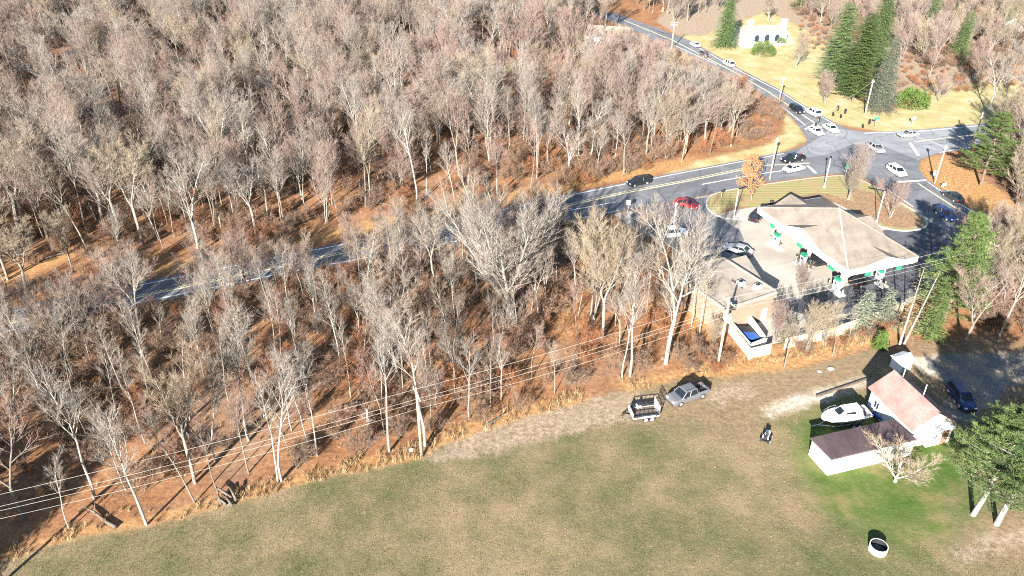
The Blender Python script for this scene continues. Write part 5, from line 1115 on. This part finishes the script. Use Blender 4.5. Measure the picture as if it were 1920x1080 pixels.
def low_tuft(seed):
    r = random.Random(seed); m = MB()
    for i in range(26):
        a, d = r.uniform(0, 6.283), r.uniform(0, .32); p = Vector((d * math.cos(a), d * math.sin(a), -.01)); hh = r.uniform(.05, .15); w = Vector((math.cos(a + 1.57), math.sin(a + 1.57), 0)) * .012
        m.add([p - w, p + w, p + Vector((r.gauss(0, .05), r.gauss(0, .05), hh))], [(0, 1, 2)])
    return m.mesh('tuft', 'meadow_blades')
FIELD = PP([(0, 1058), (150, 1009), (275, 991), (425, 951), (600, 901), (770, 868), (850, 830), (1000, 782), (1100, 756), (1250, 720), (1440, 700), (1500, 760), (1490, 860), (1520, 950), (1640, 1015), (1930, 1020), (1930, 1110), (-60, 1110)])
scatter_object('meadow_grass', [(x, y, r5.uniform(0, 6.28), r5.uniform(.5, 1.3), r5.uniform(.8, 1.3), r5.randrange(3)) for x, y in scatter(FIELD, .42, 41)], [[low_tuft(i)] for i in range(3)], 'short worn grass covering the mown field', 'grass')
def fallen_trunk(px, py, L_, a, lab):
    p = P(px, py); t = thing('fallen_trunk', lab, 'fallen trunk', p, a); rr = random.Random(px)
    MB().tube([(-L_ / 2, 0, .16), (-L_ * .2, .1, .22), (L_ * .2, -.05, .26), (L_ / 2, .15, .4)], [.2, .17, .13, .05], 8).build('stem', 'log', t, True)
    for k in range(3): MB().tube([(L_ * (.1 + .12 * k), 0, .26), (L_ * (.2 + .12 * k), (-1) ** k * .7, .8 + .2 * k)], [.05, .015], 5).build('branch_stub', 'bark', t)
for a in ((190, 972, 5, 2.6, 'arched fallen grey trunk beside the deep shade'), (1090, 700, 6, .9, 'pale fallen trunk in the brush near the trailer'), (660, 760, 6, .5, 'fallen trunk lying on the leaf litter behind the power lines'), (340, 800, 5, 2.3, 'fallen trunk among slender trees in the lower wood'), (840, 720, 5, 1.0, 'fallen trunk below the broad pale maple'), (930, 790, 4, .8, 'thin fallen trunk at the pale stubble edge'), (700, 380, 6, 2.8, 'fallen trunk on the shaded roadside bank'), (110, 480, 7, .7, 'long fallen trunk on the orange bank')): fallen_trunk(*a)
# ------------------------------------------------------------------ conifers and clipped bushes
def conifer(seed, H, Rr, dens=1., droop=.25, z0=.06, spray=.8, power=.75):
    r = random.Random(seed); tk = MB(); cr = MB(); tk.tube([(0, 0, -.1), (0, 0, H * .5), (0, 0, H * .98)], [H * .014, H * .009, .02], 7, False)
    z = H * z0; step = .42 / dens
    while z < H * .985:
        f = z / H; R_ = Rr * (1 - (f - z0) / (1 - z0)) ** power + .12; nb = max(4, int((5 + 4 * (R_ / Rr)) * dens)); a0 = r.uniform(0, 6.28)
        for i in range(nb):
            a = a0 + 6.283 * i / nb + r.uniform(-.25, .25); L = R_ * r.uniform(.5, 1.18); d = Vector((math.cos(a), math.sin(a), 0)); sd = Vector((-d.y, d.x, 0)); zz = z + r.uniform(-.2, .2)
            k = max(3, int(L / .22))
            if L > .8: cr.add([(d * .02) + Vector((0, 0, zz)) + sd * .02, (d * .02) + Vector((0, 0, zz)) - sd * .02, d * L + Vector((0, 0, zz - droop * L))], [(0, 1, 2)])
            for j in range(k):
                t = (j + 1) / k; p = d * (L * t) + Vector((0, 0, zz - droop * L * t * t + .1 * L * t * (1 - t)))
                sl = spray * (1.15 - .6 * t) * r.uniform(.7, 1.2)
                for s in (-1, 1):
                    e = p + d * sl * .65 + sd * s * sl * r.uniform(.5, .9) + Vector((0, 0, r.uniform(-.28, .06) * sl)); w = (d * .55 - sd * s * .45) * (sl * .26) + Vector((0, 0, r.uniform(-.06, .06)))
                    cr.add([p, p + (e - p) * .55 + w * .6, e, p + (e - p) * .55 - w * .6], [(0, 1, 2, 3)])
        z += step * r.uniform(.8, 1.2) * (1.1 - .45 * f)
    return tk, cr
def pine(seed, H, Rr, z0=.35, limbs=46, clusters=9, nl=.42, top_heavy=1.):
    r = random.Random(seed); tk = MB(); cr = MB(); pts = [Vector((r.gauss(0, .08) * i, r.gauss(0, .08) * i, H * i / 6 - .1 * (i == 0))) for i in range(7)]; tk.tube(pts, [H * .02 * (1 - .12 * i) for i in range(7)], 8, False)
    for i in range(limbs):
        f = z0 + (1 - z0) * (i + r.random()) / limbs; j = min(5, int(f * 6)); p = pts[j].lerp(pts[j + 1], f * 6 - j); a = i * 2.4 + r.uniform(-.4, .4)
        prof = math.sin(math.pi * min(1, (.18 + .82 * (f - z0) / (1 - z0)) ** top_heavy)) ** .6 if top_heavy != 1 else (1 - ((f - z0) / (1 - z0)) ** 1.7) * .85 + .15
        L = Rr * prof * r.uniform(.65, 1.15); d = Vector((math.cos(a), math.sin(a), r.uniform(.05, .45))).normalized(); q = [p, p + d * L * .5 + Vector((0, 0, -.04 * L)), p + d * L + Vector((0, 0, .08 * L))]
        tk.tube(q, [.05, .035, .012], 4, False)
        dn = (q[2] - q[0]).normalized(); sd = dn.cross(Vector((0, 0, 1))).normalized()
        for c in range(clusters):
            t = .25 + .75 * (c + r.random()) / clusters; b = q[0].lerp(q[2], t); sg = 1 if c % 2 else -1
            bl = L * .34 * (1.25 - .75 * t) * r.uniform(.7, 1.2) + .15; bd = (dn * .75 + sd * sg * r.uniform(.5, 1.0) + Vector((0, 0, r.uniform(-.25, .15)))).normalized()
            for n in range(30):
                f = (n + r.random()) / 30; o = b + bd * bl * f; v = (bd * .8 + Vector((r.gauss(0, .7), r.gauss(0, .7), r.gauss(.25, .45)))).normalized() * nl * r.uniform(.5, .95); w = v.cross(Vector((r.gauss(0, 1), r.gauss(0, 1), r.gauss(0, 1)))).normalized() * nl * .05
                cr.add([o - w, o + w, o + v], [(0, 1, 2)])
    return tk, cr
def bush(seed, rx, ry, h, n, ln=.35):
    r = random.Random(seed); tk = MB(); cr = MB()
    for i in range(5): tk.tube([(r.gauss(0, .1), r.gauss(0, .1), -.05), (r.gauss(0, rx * .3), r.gauss(0, ry * .3), h * .6)], [.06, .03], 5, False)
    for i in range(n):
        a = r.uniform(0, 6.283); u = r.random() ** .8; k = r.uniform(.80, 1.02) * (1 + .06 * math.sin(3 * a + seed) + .05 * math.sin(7 * a + 9 * u))
        z = u * .98; rr = math.sqrt(max(0, 1 - z ** 2.4)); p = Vector((rx * rr * math.cos(a) * k, ry * rr * math.sin(a) * k, h * z * k + .05)); nrm = Vector((p.x / rx, p.y / ry, z)).normalized()
        v = (nrm + Vector((r.gauss(0, .5), r.gauss(0, .5), r.gauss(.2, .5)))).normalized() * ln * r.uniform(.6, 1.2); w = v.cross(Vector((r.gauss(0, 1), r.gauss(0, 1), r.gauss(0, 1)))).normalized() * ln * .28
        cr.add([p - w, p + v * .4 + w * .4, p + v, p + w - v * .1], [(0, 1, 2, 3)])
    return tk, cr
def grow(gen, p, mat, label, name, bark='bark_dark', rz=0., cat='tree', sc=1., lean=(0, 0), shared=None):
    t = thing(name, label, cat, (p.x, p.y, p.z), rz); t.scale = (sc,) * 3; t.rotation_euler = (lean[0], lean[1], rz)
    if shared is None: tm, cm = gen[0].mesh('trunk', bark, True), gen[1].mesh('crown', mat)
    else: tm, cm = shared
    link('trunk', tm, t); link('crown', cm, t); return tm, cm
grow(conifer(1, 16, 5.0, 1.3, .25, .05, .9, .6), P(1358, 88), 'needles', 'dense green spruce beside the stone house and cross road', 'spruce_tree')
sp = grow(conifer(2, 22, 6.8, 1.2, -.12, .1, .9, .5), P(1598, 190), 'needles_pine', 'largest green spruce of the clump above the yellow lawn', 'spruce_tree')
grow(conifer(3, 22, 6.2, 1.1, -.05, .14, .95, .5), P(1562, 165), 'needles', 'tall green spruce with bare lower trunk above the yellow lawn', 'spruce_tree')
grow(conifer(4, 18, 4.3, 1.4, .4, .05), P(1648, 208), 'needles_blue', 'grey green weeping spruce beside the signal pole', 'spruce_tree', 'bark_dark')
grow(conifer(9, 22, 6, 1.2, .2, .1, .95, .6), P(1635, 130), 'needles', 'tall green spruce behind the grey weeping spruce', 'spruce_tree'); grow(conifer(5, 15, 3.8, 1.3), P(1795, 118), 'needles', 'slender bright green spruce at the edge of the yellow lawn', 'spruce_tree'); grow(conifer(6, 16, 4.4), P(1742, 60), 'needles', 'dark green spruce behind the bare trees on the lawn', 'spruce_tree')
grow(conifer(7, 16, 4.2), P(1790, 48), 'needles', 'bright green spruce behind the slender spruce', 'spruce_tree'); grow(conifer(8, 15, 4.4, .9), P(1690, 20), 'needles', 'green spruce behind the domed bare tree', 'spruce_tree')
grow(conifer(9, 12, 2.6, .8), P(1872, 96), 'needles_blue', 'thin grey green spruce near the white house', 'spruce_tree'); grow(conifer(10, 13, 4, .9), P(1500, 20), 'needles', 'green spruce behind the stone house', 'spruce_tree'); grow(conifer(11, 11, 2.4), P(1105, 55), 'needles', 'narrow dark spruce beside the pale house in the wood', 'spruce_tree')
grow(bush(1, 3.7, 3.2, 4.2, 5200, .34), P(1430, 103), 'needles_yew', 'large round clipped green bush in front of the stone house', 'clipped_bush', cat='bush'); grow(bush(2, 1.5, 1.4, 2.4, 1500, .3), P(1464, 84), 'needles', 'small round clipped bush beside the large clipped bush', 'clipped_bush', cat='bush')
grow(bush(3, 4.3, 3.4, 4.4, 4200, .6), P(1706, 200), 'needles_yew', 'wide shaggy green yew beside the grey spruce', 'yew_bush', cat='bush'); grow(bush(4, 5, 4, 5, 3600, .6), P(1895, 36), 'needles_yew', 'dark green rounded yew near the white house', 'yew_bush', cat='bush')
grow(pine(21, 14.5, 5.4, .18, 90, 12, .6), P(1838, 348), 'needles_pine', 'tall green pine leaning over the main road by the crossroads', 'pine_tree'); grow(pine(22, 17, 4.6, .1, 120, 11, .55, 1.0), P(1768, 600), 'needles_pine', 'tall column shaped yellow green pine beside the canopy drive', 'pine_tree')
grow(pine(23, 13.5, 5.4, .34, 80, 14, .5), P(1824, 966), 'needles_pine', 'pine with pale leaning trunk on the lawn edge', 'pine_tree', 'bark_pale', lean=(0, .12)); grow(pine(24, 14.5, 6.4, .2, 100, 14, .52), P(1868, 984), 'needles_dark', 'dark green pine with white trunk foot on the lawn edge', 'pine_tree', 'bark_pale', lean=(0, .1)); grow(pine(25, 15, 6.5, .1, 110, 13, .52), P(1940, 930), 'needles_dark', 'dark green pine beyond the white footed pine', 'pine_tree')
grow(conifer(31, 12.5, 2.2, .55, .3, .22, .4), P(1686, 648), 'needles_tan', 'thin straggly spruce with pale straight trunk behind the shed', 'spruce_tree', 'bark_pale'); grow(conifer(32, 12, 2.3, .5, .3, .25, .4), P(1694, 647), 'needles_tan', 'thin straggly spruce leaning away from its straight neighbour', 'spruce_tree', 'bark_pale', lean=(0, .14))
grow(conifer(33, 6.5, 2.6, .9, .3), P(1612, 618), 'needles_blue', 'low grey green spruce behind the pale fence', 'spruce_tree'); grow(conifer(34, 6, 2.4, .9, .3), P(1655, 610), 'needles_blue', 'low spruce at the end of the pale fence', 'spruce_tree'); grow(conifer(35, 2.6, 1.0, 1.4), P(1649, 650), 'needles_yew', 'tiny bright green spruce in front of the fence end', 'spruce_tree'); grow(conifer(36, 9, 2.4, .9), P(1742, 632), 'needles_pine', 'small green spruce at the foot of the column shaped pine', 'spruce_tree'); grow(conifer(37, 4.2, 1.8, .8), P(1478, 642), 'needles_tan', 'yellowish low spruce beside the fence corner', 'spruce_tree')
def copper():
    t = Tree(5, 9); c = dict(BASE); c.update(lo=(.1, .2), n=(26, 6), len=(.34, .4), fall=(.85, .5), twigs=0, ang=((.7, 1.0), (.4, .8))); r = t.r
    c['twigs'] = 3; t.branch(Vector((0, 0, -.1)), Vector((0, 0, 1)), 9, .14, 0, c); m = MB()
    for v in t.crown.v[::2]:
        if r.random() < .75:
            p = Vector(v) + Vector((r.gauss(0, .1), r.gauss(0, .1), r.gauss(0, .1))); a = Vector((r.gauss(0, 1), r.gauss(0, 1), r.gauss(0, 1))).normalized() * .12; b = a.cross(Vector((r.gauss(0, 1), r.gauss(0, 1), r.gauss(0, 1)))).normalized() * .08
            m.add([p - a, p + b, p + a, p - b], [(0, 1, 2, 3)])
    return t.trunk, m
grow(copper(), P(1409, 374, .15), 'copper_leaves', 'copper leaved oak standing between the main road and the canopy', 'oak_tree', 'bark')
grow(conifer(51, 14, 5, 1.2, .2, .05, .95, .6), Vector((64, 57, 0)), 'needles', 'spruce beyond the lawn pines', 'spruce_tree'); grow(conifer(52, 14, 5, 1.2, .2, .05, .95, .6), Vector((72, 64, 0)), 'needles', 'spruce standing past the lawn pines by the drive', 'spruce_tree')  # unseen spruces right of the frame, added to shade the house drive
# evergreens beyond the frame whose shade falls on the end of the field margin
grow(pine(26, 14, 5, .1, 70, 10), Vector((-58, 40, 0)), 'needles', 'dark pine at the shaded end of the field', 'pine_tree'); grow(conifer(46, 13, 5, 1.3, .25, .03, .95, .6), Vector((-58.5, 44.5, 0)), 'needles', 'broad spruce at the shaded corner of the field', 'spruce_tree'); grow(conifer(47, 11, 4.6, 1.3, .25, .03, .95, .6), Vector((-56, 38.5, 0)), 'needles', 'low broad spruce at the shaded corner of the field', 'spruce_tree')
grow(conifer(41, 15, 5, 1.2), Vector((-63, 49, 0)), 'needles', 'dense spruce at the shaded end of the field', 'spruce_tree')
for k_, (x_, y_, l_) in enumerate(((-122, 168, 'dark spruce at the shaded side of the far wood'), (-128, 150, 'dark spruce behind the orange bank'), (-131, 186, 'tall dark spruce deep in the shaded wood'), (-139, 205, 'dark spruce at the far shaded side of the wood'))): grow(conifer(42 + k_, 19, 5.5, 1.0, .25, .05, .95), Vector((x_, y_, 0)), 'needles', l_, 'spruce_tree')
